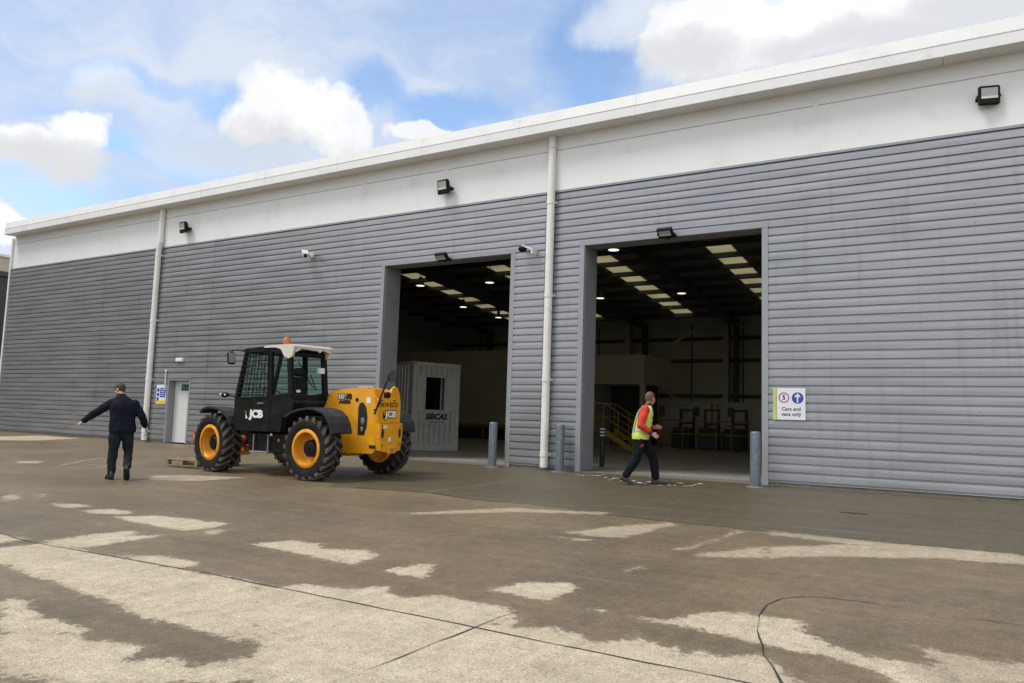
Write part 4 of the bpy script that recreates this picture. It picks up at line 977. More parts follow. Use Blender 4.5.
# boom with its rear pivot, lying low along the right of the cab
a = MB(); a.prism([(-.70, 1.45), (-.62, 1.73), (-.30, 1.745), (3.30, 1.20), (3.42, .92), (3.25, .86), (-.30, 1.36)], 'y', -.20, .06); a.cyl((-.52, -.235, 1.56), (-.52, .25, 1.56), .07, n=18)
P_(a, 'boom', 'yellow', bevel=.02)
a = MB(); a.box((-.55, -.12, 1.748), (-.15, .02, 1.765)); P_(a, 'boom_top_strip', 'cream')  # cream strip along part of the boom's top
a = MB(); a.tube([(-.55, .12, 1.70), (-.2, .15, 1.69), (.3, .12, 1.55)], .022); P_(a, 'hydraulic_hose', 'black')
# carriage, forks
a = MB(); a.prism([(3.42, .92), (3.52, 1.02), (3.62, .9), (3.62, .25), (3.5, .25), (3.38, .7)], 'y', -.24, .10); P_(a, 'boom_nose', 'yellow')
a = MB()
for z in (.22, .78): a.bbox((3.63, -.62, z), (3.72, .62, z+.12), .012)
for y in (-.6, -.25, .2, .56): a.bbox((3.66, y-.03, .24), (3.74, y+.05, 1.02 if abs(y) > .4 else .9), .012)
P_(a, 'fork_carriage', 'yellow')
for y in (-.38, .42):
    a = MB(); a.bbox((3.73, y-.06, .10), (3.79, y+.06, .92), .01); a.prism([(3.73, .045), (4.85, .065), (4.85, .08), (3.79, .105), (3.73, .105)], 'y', y-.06, y+.06); P_(a, 'fork', 'steel')
# fenders
def fender(x, pts, y0, y1, name='fender'):
    n = len(pts); outer = [(x+px, pz) for px, pz in pts]; inner = [(x+px*.965, pz-.035) for px, pz in pts]
    a = MB(); a.prism(outer+inner[::-1], 'y', y0, y1); ys = y1 if y1 > 0 else y0
    P_(a, name, 'plastic', bevel=.008)
rearf = [(.60, 1.17), (.42, 1.26), (.22, 1.315), (-.02, 1.345), (-.20, 1.335), (-.40, 1.28), (-.52, 1.19), (-.60, 1.07), (-.65, .90)]
fender(0, rearf, .66, 1.20); fender(0, rearf, -1.20, -.66)
frontf = [(.35, 1.20), (.28, 1.27), (.12, 1.315), (-.15, 1.30), (-.36, 1.23), (-.52, 1.12), (-.60, .98)]
fender(FX, frontf, .78, 1.20); fender(FX, frontf, -1.20, -.78)
# engine pod on the right
a = MB(); a.prism([(.25, .60), (2.0, .60), (2.05, 1.0), (1.9, 1.28), (.5, 1.42), (.28, 1.30)], 'y', -1.12, -.42); P_(a, 'engine_cover', 'black', bevel=.04)
a = MB(); a.bbox((.62, -1.0, 1.40), (1.5, -.5, 1.46), .02); P_(a, 'engine_grille', 'plastic')
# tank and step under the cab
a = MB(); a.bbox((.66, .38, .44), (1.78, 1.02, .84), .03); P_(a, 'side_tank', 'black')
a = MB(); a.bbox((1.10, 1.00, .44), (1.60, 1.13, .475), .006); a.box((1.13, 1.05, .476), (1.16, 1.07, .80)); a.box((1.54, 1.05, .476), (1.57, 1.07, .80)); P_(a, 'step', 'steel')
a = MB(); a.cyl((.88, 1.022, .70), (.88, 1.04, .70), .032, n=12); P_(a, 'side_reflector', 'amber')
a = MB(); a.cyl((1.10, 1.022, .80), (1.10, 1.034, .80), .03, n=10); P_(a, 'side_marker', 'white_ink')
# ---- cab
Yl, Yr = 1.15, .20
A_b, A_t = (2.03, 1.46), (1.80, 2.40)          # front pillar foot / head on the left side (x, z)
C_b, C_t = (.50, 1.56), (.58, 2.32)            # rear pillar
cab = MB()
def pil(p, q, y, w=.055): cab.bar((p[0], y, p[1]), (q[0], y, q[1]), w, w*1.15, up=(1, 0, 0))
for y in (Yl-.04, Yr+.04):
    pil(A_b, A_t, y, .065); pil(C_b, C_t, y, .085); pil((1.06, 1.50), (1.10, 2.42), y, .075)
    cab.bar((A_t[0], y, A_t[1]), (1.10, y, 2.44), .07, .08); cab.bar((1.10, y, 2.44), (C_t[0], y, C_t[1]+.08), .07, .08)
    cab.bar((A_b[0], y, A_b[1]), (1.06, y, 1.51), .06, .06); cab.bar((1.06, y, 1.51), (C_b[0], y, C_b[1]+.02), .06, .08)
    for (p, q) in ((A_b, (2.03, .95)), ((1.06, 1.52), (1.08, .86))): pil(p, q, y, .075)
for p, r_ in ((A_t, .06), (A_b, .06), ((C_b[0]-.01, C_b[1]-.03), .10), ((C_t[0], C_t[1]+.03), .09)): cab.bar((p[0], Yr+.04, p[1]), (p[0], Yl-.04, p[1]), r_, r_)
# lower shell: floor, front toe panel, rear bulkhead, right side, rear quarter
cab.prism([(.49, 1.54), (.41, 1.42), (.46, 1.22), (.62, 1.18), (.70, .86), (2.04, .86), (2.10, 1.2), (2.05, 1.44), (1.98, 1.44), (1.98, .92), (.80, .92), (.70, 1.26), (.56, 1.54)], 'y', Yr+.01, Yl-.07)
cab.prism([(.48, 1.54), (.41, 1.42), (.46, 1.20), (.68, 1.18), (.74, .87), (1.05, .87), (1.05, 1.50)], 'y', Yl-.068, Yl-.010)
cab.box((.5, Yr, .9), (2.0, Yr+.03, 1.5))
cabo = P_(cab, 'cab', 'black', bevel=.008)
d = MB(); d.prism([(2.04, .86), (2.08, 1.15), (2.03, 1.44), (1.07, 1.49), (1.07, .86)], 'y', Yl-.062, Yl-.008); dr = P_(d, 'door', 'door_black', bevel=.012)
d = MB(); side_text(d, 'JCB', .195, 1.42, 1.185, Yl-.0075, bold=.012, sx=1.22); d.prism([(1.72, 1.10), (1.66, 1.10), (1.72, 1.20)], 'y', Yl-.0075, Yl-.0045); P_(d, 'door_lettering', 'white_ink', dr)
d = MB(); d.prism([(1.70, 1.215), (1.76, 1.215), (1.72, 1.25)], 'y', Yl-.0075, Yl-.005); P_(d, 'door_emblem', 'orange', dr)
d = MB(); d.tube([(1.20, Yl, 1.40), (1.20, Yl+.035, 1.40), (1.34, Yl+.035, 1.395), (1.34, Yl, 1.395)], .012); P_(d, 'handle', 'steel', dr)
d = MB(); d.box((1.05, Yl-.005, 1.02), (2.05, Yl-.003, 1.03)); d.box((1.08, Yl-.005, 1.33), (2.03, Yl-.003, 1.345)); P_(d, 'door_ridge', 'black', dr)
# roof: cream cap with drooping rear corners
a = MB()
rp = [(1.26, 2.475), (1.22, 2.515), (.50, 2.535), (.42, 2.52), (.40, 2.475)]
a.prism(rp, 'y', Yr-.03, Yl+.02)
for y0, y1 in ((Yl-.035, Yl+.02), (Yr-.03, Yr+.03)): a.prism([(.92, 2.474), (.42, 2.474), (.47, 2.30), (.56, 2.26), (.68, 2.30), (.78, 2.44)], 'y', y0, y1)
a.prism([(Yl-.036, 2.474), (Yl-.036, 2.38), (Yl-.18, 2.455), (.55, 2.43), (.50, 2.40), (.42, 2.455), (Yr+.03, 2.40), (Yr+.03, 2.474)], 'x', .415, .46)
P_(a, 'cab_roof', 'cream', bevel=.012)
a = MB(); a.prism([(1.86, 2.40), (1.78, 2.47), (1.262, 2.50), (1.262, 2.42)], 'y', Yr-.02, Yl+.015); P_(a, 'roof_front', 'black', bevel=.012)
# glazing
def quad_pane(name, pts):
    g = MB(); v = [Vector(p) for p in pts]; n = (v[1]-v[0]).cross(v[2]-v[0]).normalized()*.004
    g.add([p for p in v]+[p+n for p in v], [(0,1,2,3),(7,6,5,4),(0,4,5,1),(1,5,6,2),(2,6,7,3),(3,7,4,0)]); return P_(g, name, 'cabglass', cabo)
for y in (Yl-.04, Yr+.04):
    quad_pane('side_window', [(A_b[0]-.03, y, 1.49), (1.11, y, 1.53), (1.14, y, 2.40), (A_t[0]-.04, y, 2.37)])
    quad_pane('side_window', [(1.02, y, 1.54), (.56, y, 1.60), (.63, y, 2.34), (1.06, y, 2.40)])
quad_pane('rear_window', [(C_b[0]-.0, Yl-.09, 1.60), (C_b[0]-.0, Yr+.09, 1.60), (C_t[0], Yr+.09, 2.30), (C_t[0], Yl-.09, 2.30)])
quad_pane('windscreen', [(A_b[0], Yl-.08, 1.50), (A_b[0], Yr+.08, 1.50), (A_t[0], Yr+.08, 2.38), (A_t[0], Yl-.08, 2.38)])
# mesh guards on door window and windscreen
a = MB(); y = Yl+.012
def lerp(p, q, t): return (p[0]+(q[0]-p[0])*t, p[1]+(q[1]-p[1])*t)
c00, c10, c01, c11 = (1.99, 1.50), (1.10, 1.53), (1.78, 2.39), (1.13, 2.42)
for k in range(9):
    p, q = lerp(c00, c10, k/8), lerp(c01, c11, k/8); a.cyl((p[0], y, p[1]), (q[0], y, q[1]), .008, n=5)
for k in range(11):
    p, q = lerp(c00, c01, k/10), lerp(c10, c11, k/10); a.cyl((p[0], y+.006, p[1]), (q[0], y+.006, q[1]), .008, n=5)
c00, c10, c01, c11 = (1.03, 1.56), (.55, 1.62), (1.06, 2.41), (.62, 2.34)
for k in range(8):
    p, q = lerp(c00, c01, k/7), lerp(c10, c11, k/7); a.cyl((p[0], y, p[1]), (q[0], y, q[1]), .004, n=5)
P_(a, 'window_guard', 'black', cabo)
a = MB()
for k in range(7):
    yy = Yr+.06+(Yl-Yr-.12)*k/6; a.tube([(2.13, yy, 1.36), (2.12, yy, 1.55), (1.88, yy, 2.43)], .007, n=5)
for k in range(9):
    t = k/8; a.cyl((2.12-.24*t, Yr+.05, 1.55+.88*t), (2.12-.24*t, Yl-.05, 1.55+.88*t), .006, n=5)
P_(a, 'windscreen_guard', 'black', cabo)
# interior
a = MB(); a.bbox((.78, .45, 1.15), (1.22, .92, 1.30), .05); a.bbox((.70, .47, 1.30), (.84, .90, 1.92), .06); a.bbox((.72, .55, 1.93), (.82, .82, 2.10), .04); P_(a, 'driver_seat', 'seat', cabo)
a = MB(); T = Matrix.Translation((1.52, .68, 1.62)) @ Matrix.Rotation(R(-25), 4, 'Y')
for k in range(20):
    t0, t1 = 2*PI*k/20, 2*PI*(k+1)/20; a.cyl(T @ Vector((.18*math.cos(t0), .18*math.sin(t0), 0)), T @ Vector((.18*math.cos(t1), .18*math.sin(t1), 0)), .014, n=6)
a.cyl(T @ Vector((-.17, 0, 0)), T @ Vector((.17, 0, 0)), .012, n=6); a.cyl(T @ Vector((0, 0, 0)), (1.70, .68, 1.20), .035, n=8); P_(a, 'steering_wheel', 'seat', cabo)
a = MB(); a.bbox((1.62, .30, 1.1), (1.95, 1.02, 1.52), .04); a.cyl((1.0, .33, 1.3), (1.05, .33, 1.75), .02, n=6); a.ell((1.05, .33, 1.77), (.03, .03, .04)); P_(a, 'dashboard', 'seat', cabo)
a = MB(); a.tube([(C_t[0]-.06, .95, 2.20), (C_t[0]-.06, .55, 1.72)], .009, n=6); a.bar((C_t[0]-.05, .62, 1.98), (C_t[0]-.05, .46, 1.66), .015, .012); P_(a, 'rear_wiper', 'black', cabo)
a = MB(); a.box((C_b[0]-.006, .28, 2.00), (C_b[0]+.05, .42, 2.11)); a.box((C_b[0]-.012, .90, 1.62), (C_b[0]-.005, 1.0, 1.67)); P_(a, 'window_sticker', 'white_ink', cabo)
# beacon, mirrors, lamps
a = MB(); a.cyl((1.12, .72, 2.50), (1.12, .72, 2.56), .07, n=16); P_(a, 'beacon_base', 'black')
a = MB(); a.rings([[(1.12+r*math.cos(2*PI*i/18), .72+r*math.sin(2*PI*i/18), z) for i in range(18)] for z, r in ((2.561, .075), (2.60, .078), (2.68, .068), (2.71, .04), (2.715, .01))]); P_(a, 'beacon', 'amber')
a = MB(); a.tube([(1.82, Yl, 2.42), (1.96, Yl+.07, 2.44), (2.04, Yl+.13, 2.43), (2.05, Yl+.13, 2.38)], .014); mr_ = P_(a, 'mirror_arm', 'black')
a = MB(); T = Matrix.Translation((2.06, Yl+.13, 2.29)) @ Matrix.Rotation(R(-20), 4, 'Z') @ Matrix.Rotation(R(14), 4, 'Y')
a.bbox((-.035, -.08, -.14), (.035, .08, .12), .03, M4=T); P_(a, 'mirror', 'black', mr_)
a = MB(); a.box((-.0385, -.06, -.115), (-.0355, .06, .10), M4=T); P_(a, 'mirror_glass', 'mirror', mr_)
a = MB(); a.tube([(2.03, Yl-.02, 1.52), (2.20, Yl+.06, 1.54)], .016); a.ell((2.26, Yl+.08, 1.55), (.10, .075, .055)); P_(a, 'work_lamp', 'black')
a = MB(); a.ell((2.30, Yl+.15, 1.56), (.022, .012, .022)); a.ell((2.18, Yl+.14, 1.55), (.02, .012, .02)); P_(a, 'lamp_lens', 'white_ink')
a = MB(); a.bar((-1.0, .46, 1.24), (-1.02, .17, 1.86), .028, .028, up=(1, 0, 0)); a.tube([(-1.02, .17, 1.86), (-1.0, .10, 1.955), (-.98, .02, 1.985)], .014); a.cyl((-.945, .40, 1.32), (-1.01, .425, 1.31), .02, n=8); rm_ = P_(a, 'rear_mirror_arm', 'black')
a = MB(); a.rings([[(-1.0+dx, .0+r*math.cos(2*PI*i/20), 1.965+r*math.sin(2*PI*i/20)*.85) for i in range(20)] for dx, r in ((.05, .03), (.03, .12), (-.01, .14), (-.02, .13))]); P_(a, 'round_mirror', 'plastic', rm_)
a = MB(); a.cyl((-1.021, 0.0, 1.965), (-1.0235, 0.0, 1.965), .115, n=20); P_(a, 'mirror_glass', 'mirror', rm_)
a = MB(); a.bbox((3.30, .98, .60), (3.38, 1.10, .72), .012); a.bar((3.34, .80, .70), (3.34, 1.0, .68), .03, .05); P_(a, 'front_lamp_bracket', 'orange')
a = MB(); a.bbox((3.385, .99, .61), (3.40, 1.09, .71), .005); a.bbox((3.31, .985, .725), (3.37, 1.095, .80), .01); P_(a, 'front_lamp', 'red')

# wooden pallet lying on the forks
pl_ = empty('pallet', (-14.75, -4.62, gz(-4.62)+.02), R(4), 'small wooden pallet carried low on the forks of the telehandler', 'pallet')
for k in range(5):
    a = MB(); a.bbox((-.5, -.56+k*.255, .115), (.5, -.44+k*.255, .137), .003); a.build('top_board', 'wood', pl_, space='local')
for k in range(3):
    a = MB(); a.bbox((-.5+k*.45, -.56, .093), (-.40+k*.45, .58, .1135), .003); a.build('cross_board', 'wood', pl_, space='local')
    for j in range(3):
        a = MB(); a.bbox((-.5+k*.45, -.56+j*.52, .018), (-.40+k*.45, -.46+j*.52, .092), .004); a.build('block', 'wood', pl_, space='local')
for j in range(3):
    a = MB(); a.bbox((-.5, -.56+j*.52, .0), (.5, -.46+j*.52, .0165), .003); a.build('bottom_board', 'wood', pl_, space='local')

# ------------------------------------------------------------------ people (local: x right, y forward, z up)
def Mx(c, rz=0.0, rx=0.0): return Matrix.Translation(c) @ Matrix.Rotation(rz, 4, 'Z') @ Matrix.Rotation(rx, 4, 'X')
def head(mb, c, yaw, pitch=0.0, k=1.0):
    T = Mx(c, yaw, pitch) @ Matrix.Scale(k, 4)
    mb.ell((0, -.012, .025), (.074, .094, .098), M4=T); mb.ell((0, .028, -.045), (.060, .066, .072), M4=T); mb.ell((0, .052, -.088), (.032, .032, .026), M4=T)
    mb.ell((0, .076, .030), (.050, .020, .020), M4=T)                       # brow
    mb.capsule(T @ Vector((0, .090, .018)), T @ Vector((0, .108, -.022)), .010, .016)   # nose
    mb.ell((0, .086, -.056), (.024, .013, .010), M4=T)                      # mouth
    for s in (-1, 1):
        mb.ell((s*.076, -.008, -.004), (.011, .022, .034), M4=T)            # ear
        mb.ell((s*.045, .062, -.025), (.022, .022, .022), M4=T)             # cheek
    return T
def hair_cap(T, m_, parent, low, front):
    h = MB(); rs = []; n = 22
    for k in range(9):
        t = k/8; a = PI/2*t; z = .025+.103*math.sin(a)
        r = math.cos(a)
        ring = []
        for i in range(n):
            b = 2*PI*i/n; cx, cy = .079*r*math.cos(b), -.012+.100*r*math.sin(b)
            ring.append(T @ Vector((cx if r > .02 else .001*math.cos(b), cy if r > .02 else -.012+.001*math.sin(b), z)))
        rs.append(ring)
    lowr = []
    for i in range(n):
        b = 2*PI*i/n; q = math.sin(b); zz = front if q > .35 else (low if q < -.25 else low+.02+(front-low-.02)*max(0, (q+.25)/.6))
        sq = max(0.0, .025-zz); f = math.sqrt(max(.2, 1-(sq/.12)**2))
        lowr.append(T @ Vector((.079*f*math.cos(b), -.012+.100*f*math.sin(b), zz)))
    h.rings([lowr]+rs); h.build('hair', m_, parent, space='local')
def eyes(T, parent):
    for s in (-1, 1):
        e = MB(); e.ell((s*.029, .0835, .008), (.012, .007, .007), n=10, m=8, M4=T); e.build('eye', 'eye', parent, space='local')
def hand(mb, wrist, direc, palm_n, curl, spread=.25, thumb_side=1):
    """palm plus four fingers and a thumb; direc along the hand, palm_n out of the palm"""
    w = Vector(wrist); d = Vector(direc).normalized(); nrm = Vector(palm_n); nrm = (nrm-d*nrm.dot(d)).normalized(); sd = d.cross(nrm)*thumb_side
    for k in range(4):
        u = (k-1.5)*.021; mb.capsule(w+sd*u*.5-d*.005, w+d*.085+sd*u, .0155, .0125, n=10)
    for k, (ln, u) in enumerate(((.066, 1.5), (.076, .5), (.071, -.5), (.056, -1.5))):
        a = w+d*.088+sd*u*.0215; dd = (d+sd*u*spread*.12).normalized(); c = curl*(1+.15*k)
        d1 = (dd*math.cos(c*.5)+nrm*math.sin(c*.5)).normalized(); d2 = (dd*math.cos(c*1.2)+nrm*math.sin(c*1.2)).normalized(); d3 = (dd*math.cos(c*1.8)+nrm*math.sin(c*1.8)).normalized()
        b = a+d1*ln*.45; e = b+d2*ln*.32; f = e+d3*ln*.23
        mb.capsule(a, b, .0095, .009, n=8); mb.capsule(b, e, .009, .0082, n=8); mb.capsule(e, f, .0082, .0070, n=8)
    t0 = w+d*.022+sd*.026; t1 = t0+(d*.62+sd*.75+nrm*.25).normalized()*.042; t2 = t1+(d*.85+sd*.35+nrm*.35).normalized()*.034
    mb.capsule(t0, t1, .014, .0115, n=8); mb.capsule(t1, t2, .011, .0085, n=8)
def shoe(foot, fwd, pitch, m_, parent, length=.29):
    """foot = ankle point; pitch > 0 lifts the heel about the ball"""
    f = Vector((fwd[0], fwd[1], 0)).normalized(); s = Vector((f.y, -f.x, 0)); F = f*math.cos(pitch)-Vector((0, 0, 1))*math.sin(pitch); U = f*math.sin(pitch)+Vector((0, 0, 1))*math.cos(pitch)
    A = Vector(foot); b = MB(); rs = []
    for y, zb, zt, w in ((-.085, -.085, -.02, .026), (-.075, -.10, .03, .036), (-.03, -.10, .045, .040), (.04, -.10, .03, .042), (.10, -.10, -.025, .049), (.15, -.10, -.045, .050), (.19, -.098, -.058, .040), (.212, -.092, -.07, .018)):
        ring = []
        for i in range(14):
            t = 2*PI*i/14; ring.append(A+F*y+s*w*math.copysign(abs(math.cos(t))**.7, math.cos(t))+U*((zb+zt)/2+(zt-zb)/2*math.copysign(abs(math.sin(t))**.7, math.sin(t))))
        rs.append(ring)
    b.rings(rs); o = b.build('shoe', m_, parent, space='local', recalc=True)
    so = MB(); rs = [[A+F*y+s*w*c+U*z for c, z in ((-1, -.112), (1, -.112), (1, -.094), (-1, -.094))] for y, w in ((-.088, .03), (-.07, .041), (.03, .044), (.11, .053), (.17, .047), (.216, .02))]
    so.rings(rs, smooth=False); so.build('sole', 'black_ink', o, space='local', recalc=True)

# man in navy, seen from behind, left arm stretched out low
fwd = Vector((-.83, .56)); ang = math.atan2(fwd.y, fwd.x)-PI/2
m1 = empty('person', (-13.33, -7.42, gz(-7.42)), ang, 'man in navy jacket and dark jeans seen from behind, left arm stretched out low', 'person')
HP = {'hl': (-.095, 0, .92), 'hr': (.095, 0, .92), 'kl': (-.115, .05, .50), 'kr': (.12, .12, .50), 'al': (-.12, .04, .112), 'ar': (.14, -.20, .225)}
sl, sr = Vector((-.20, .02, 1.37)), Vector((.185, -.01, 1.37)); el_, er = Vector((-.43, .12, 1.19)), Vector((.315, -.04, 1.13)); wl, wr = Vector((-.635, .26, 1.015)), Vector((.385, .06, .945))
b = MB(); T1 = head(b, (-.085, .10, 1.60), R(48), R(-22)); b.capsule((-.02, .0, 1.42), (-.07, .06, 1.54), .058, .054)
b.torso([(.90, 0, 0, .14, .095), (1.05, 0, 0, .135, .09), (1.25, 0, .0, .15, .10), (1.36, 0, 0, .15, .09), (1.44, 0, 0, .07, .06)])
for s_, e_, w_ in ((sl, el_, wl), (sr, er, wr)): b.capsule(s_, e_, .046, .038); b.capsule(e_, w_, .037, .026)
for h_, k_, a_ in (('hl', 'kl', 'al'), ('hr', 'kr', 'ar')): b.capsule(HP[h_], HP[k_], .075, .05); b.capsule(HP[k_], HP[a_], .048, .036)
hand(b, wl+(wl-el_).normalized()*.015, (wl-el_).normalized()+Vector((-.25, 0, .10)), (0.1, .5, -1), .25, spread=.5, thumb_side=1); hand(b, wr+(wr-er).normalized()*.015, (.22, .10, -1), (-1, 0, -.2), .55, thumb_side=1)
remesh(b, .0075, 1).build('body', 'skin', m1, space='local')
hair_cap(T1, 'hair_brown', m1, -.055, .062); eyes(T1, m1)
j = MB(); j.torso([(.835, .01, 0, .212, .145), (.86, .01, 0, .222, .152), (.92, .01, .0, .222, .150), (1.02, 0, 0, .212, .140), (1.15, 0, .0, .218, .138), (1.28, 0, .0, .232, .142), (1.345, -.005, .0, .228, .135), (1.40, -.01, .01, .19, .118), (1.435, -.02, .015, .145, .10), (1.47, -.035, .025, .10, .085), (1.50, -.045, .035, .08, .075)])
for s_, e_, w_ in ((sl, el_, wl), (sr, er, wr)):
    j.capsule(s_*.9+Vector((0, 0, .12)), e_, .082, .070); j.capsule(e_, w_-(w_-e_).normalized()*.02, .070, .052)
jk = remesh(j, .012, 4, wrinkle=.016, wfreq=8, seed=1).build('jacket', 'navy', m1, space='local')
c_ = MB(); c_.torso([(1.46, -.035, .025, .092, .088), (1.53, -.06, .05, .068, .070)], e=2.0); c_.build('collar', 'navy', jk, space='local')
t = MB(); t.torso([(.80, 0, 0, .165, .115), (.88, 0, 0, .168, .12), (.97, 0, 0, .16, .112), (1.02, 0, 0, .15, .105)])
for h_, k_, a_ in (('hl', 'kl', 'al'), ('hr', 'kr', 'ar')):
    H_, K_, A_ = Vector(HP[h_]), Vector(HP[k_]), Vector(HP[a_]); t.capsule(H_+Vector((0, 0, -.08)), K_, .108, .082); t.capsule(K_, A_+Vector((0, 0, .02)), .080, .066)
remesh(t, .012, 4, wrinkle=.017, wfreq=10, seed=4).build('jeans', 'denim', m1, space='local')
shoe(HP['al'], (-.35, 1), 0.0, 'leather', m1); shoe(HP['ar'], (.12, 1), .85, 'leather', m1)

# man in hi-vis vest walking to the right past the doorway
fwd = Vector((.90, .44)); ang = math.atan2(fwd.y, fwd.x)-PI/2
m2 = empty('person', (-5.74, -1.58, gz(-1.58)), ang, 'man in yellow hi-vis vest and red sleeves walking past the right doorway', 'person')
HP = {'hl': (-.09, -.02, .92), 'hr': (.09, -.06, .92), 'kl': (-.09, .20, .50), 'kr': (.10, -.13, .49), 'al': (-.09, .24, .108), 'ar': (.11, -.33, .155)}
sl, sr = Vector((-.185, .09, 1.42)), Vector((.185, .01, 1.415)); el_, er = Vector((-.27, -.02, 1.14)), Vector((.285, -.085, 1.12)); wl, wr = Vector((-.15, .20, 1.09)), Vector((.23, .125, 0.975))
b = MB(); T2 = head(b, (-.01, .115, 1.635), R(48), R(-4), 1.08); b.capsule((0, .05, 1.45), (0, .10, 1.59), .055, .052)
b.torso([(.90, 0, -.04, .14, .095), (1.05, 0, -.03, .135, .09), (1.25, 0, .0, .15, .10), (1.40, 0, .01, .15, .09), (1.48, 0, .02, .07, .06)])
for s_, e_, w_ in ((sl, el_, wl), (sr, er, wr)): b.capsule(s_, e_, .046, .038); b.capsule(e_, w_, .037, .026)
for h_, k_, a_ in (('hl', 'kl', 'al'), ('hr', 'kr', 'ar')): b.capsule(HP[h_], HP[k_], .075, .05); b.capsule(HP[k_], HP[a_], .048, .036)
hand(b, wr+(wr-er).normalized()*.015, (-.05, .85, -.45), (-1, .1, -.4), .5, spread=.5, thumb_side=1); hand(b, wl+(wl-el_).normalized()*.015, (.1, .9, .05), (1, .1, -.4), .6, thumb_side=-1)
remesh(b, .0075, 1).build('body', 'skin', m2, space='local')
hair_cap(T2, 'hair_fair', m2, -.045, .072); eyes(T2, m2)
j = MB(); j.torso([(.93, 0, -.045, .160, .118), (1.05, 0, -.035, .168, .125), (1.25, 0, .008, .185, .125), (1.38, 0, .035, .19, .112), (1.445, 0, .046, .15, .09), (1.495, 0, .06, .075, .07), (1.52, 0, .07, .066, .066)])
for s_, e_, w_ in ((sl, el_, wl), (sr, er, wr)): j.capsule(s_, e_, .090, .070); j.capsule(e_, w_-(w_-e_).normalized()*.025, .068, .050)
remesh(j, .011, 4, wrinkle=.012, wfreq=10, seed=2).build('shirt', 'shirt', m2, space='local')
for s_, (w_, e_) in enumerate(((wl, el_), (wr, er))):
    d_ = (w_-e_).normalized(); c_ = MB(); c_.cyl(w_-d_*.055, w_-d_*.005, .047, .044, n=16); c_.build('cuff', 'black_ink', m2, space='local')
c_ = MB(); c_.torso([(1.49, 0, .058, .082, .08), (1.55, 0, .085, .062, .064)], e=2.0); c_.build('collar', 'black_ink', m2, space='local')
VR = [(.85, 0, -.06, .200, .160), (.95, 0, -.055, .198, .160), (1.08, 0, -.03, .200, .160), (1.22, 0, .003, .204, .160), (1.33, 0, .028, .196, .152), (1.41, 0, .042, .168, .130), (1.465, 0, .05, .128, .10), (1.49, 0, .056, .105, .09)]
v = MB(); v.torso(VR, n=36); ve = remesh(v, .012, 3, wrinkle=.011, wfreq=9, seed=7).build('hi_vis_vest', 'hivis', m2, space='local')
def band(z0, z1):
    def at_z(z):
        for p, q in zip(VR[:-1], VR[1:]):
            if p[0] <= z <= q[0]: t = (z-p[0])/(q[0]-p[0]); return [p[i]+(q[i]-p[i])*t for i in range(5)]
    mb = MB(); mb.torso([(r[0], r[1], r[2], r[3]+.007, r[4]+.007) for r in (at_z(z0), at_z((z0+z1)/2), at_z(z1))], n=36); mb.build('reflective_band', 'reflect', ve, space='local')
band(1.00, 1.065)
for s_ in (-1, 1):
    q_ = MB(); pts = [(s_*.105, -.206, .99), (s_*.105, -.160, 1.22), (s_*.108, -.126, 1.34), (s_*.108, -.06, 1.445)]
    for p, q in zip(pts[:-1], pts[1:]): q_.bar(p, q, .05, .012, up=(0, 1, .2))
    q_.build('reflective_brace', 'reflect', ve, space='local')
t = MB(); t.torso([(.80, 0, -.04, .158, .118), (.88, 0, -.045, .165, .122), (.97, 0, -.045, .152, .112)])
for h_, k_, a_ in (('hl', 'kl', 'al'), ('hr', 'kr', 'ar')):
    H_, K_, A_ = Vector(HP[h_]), Vector(HP[k_]), Vector(HP[a_]); t.capsule(H_+Vector((0, 0, -.08)), K_, .108, .088); t.capsule(K_, A_+Vector((0, 0, .02)), .086, .074)
tr_ = remesh(t, .012, 4, wrinkle=.016, wfreq=10, seed=9).build('trousers', 'workpants', m2, space='local')
q_ = MB(); q_.bbox((.172, -.09, .70), (.194, -.01, .77), .01); q_.build('pocket_flash', 'pocketred', tr_, space='local')
q_ = MB(); q_.bbox((-.02, .235, .46), (-.16, .295, .60), .01) if False else q_.bbox((-.15, .262, .44), (-.04, .285, .58), .01); q_.build('knee_pad', 'plastic', tr_, space='local')
shoe(HP['al'], (0, 1), -.05, 'boot', m2, .3); shoe(HP['ar'], (.05, 1), .38, 'boot', m2, .3)

# ------------------------------------------------------------------ sky, sun
SUN_EL, SUN_AZ = R(58), R(218)       # azimuth clockwise from +y: behind the camera, a little to the left
wld = bpy.data.worlds.new('World'); scene.world = wld; wld.use_nodes = True
N, L = wld.node_tree.nodes, wld.node_tree.links
bg = N['Background']
sky = N.new('ShaderNodeTexSky'); sky.sky_type = 'NISHITA'; sky.sun_disc = False; sky.sun_elevation = SUN_EL; sky.sun_rotation = SUN_AZ
sky.air_density = 1.0; sky.dust_density = 0.6; sky.ozone_density = 1.5
tc = N.new('ShaderNodeTexCoord')
def wm(op, a, b=None, c=None, clamp=False):
    n = N.new('ShaderNodeMath'); n.operation = op; n.use_clamp = clamp
    for i, x in enumerate((a, b, c)):
        if x is None: continue
        if isinstance(x, (int, float)): n.inputs[i].default_value = x
        else: L.new(x, n.inputs[i])
    return n.outputs[0]
def wnoise(scale, det, rough, vec):
    n = N.new('ShaderNodeTexNoise'); n.inputs['Scale'].default_value = scale; n.inputs['Detail'].default_value = det; n.inputs['Roughness'].default_value = rough; L.new(vec, n.inputs['Vector']); return n
def wrng(x, a, b, c, d, smooth=True):
    n = N.new('ShaderNodeMapRange'); n.interpolation_type = 'SMOOTHSTEP' if smooth else 'LINEAR'; L.new(x, n.inputs[0])
    for i, q in enumerate((a, b, c, d)): n.inputs[i+1].default_value = q
    return n.outputs[0]
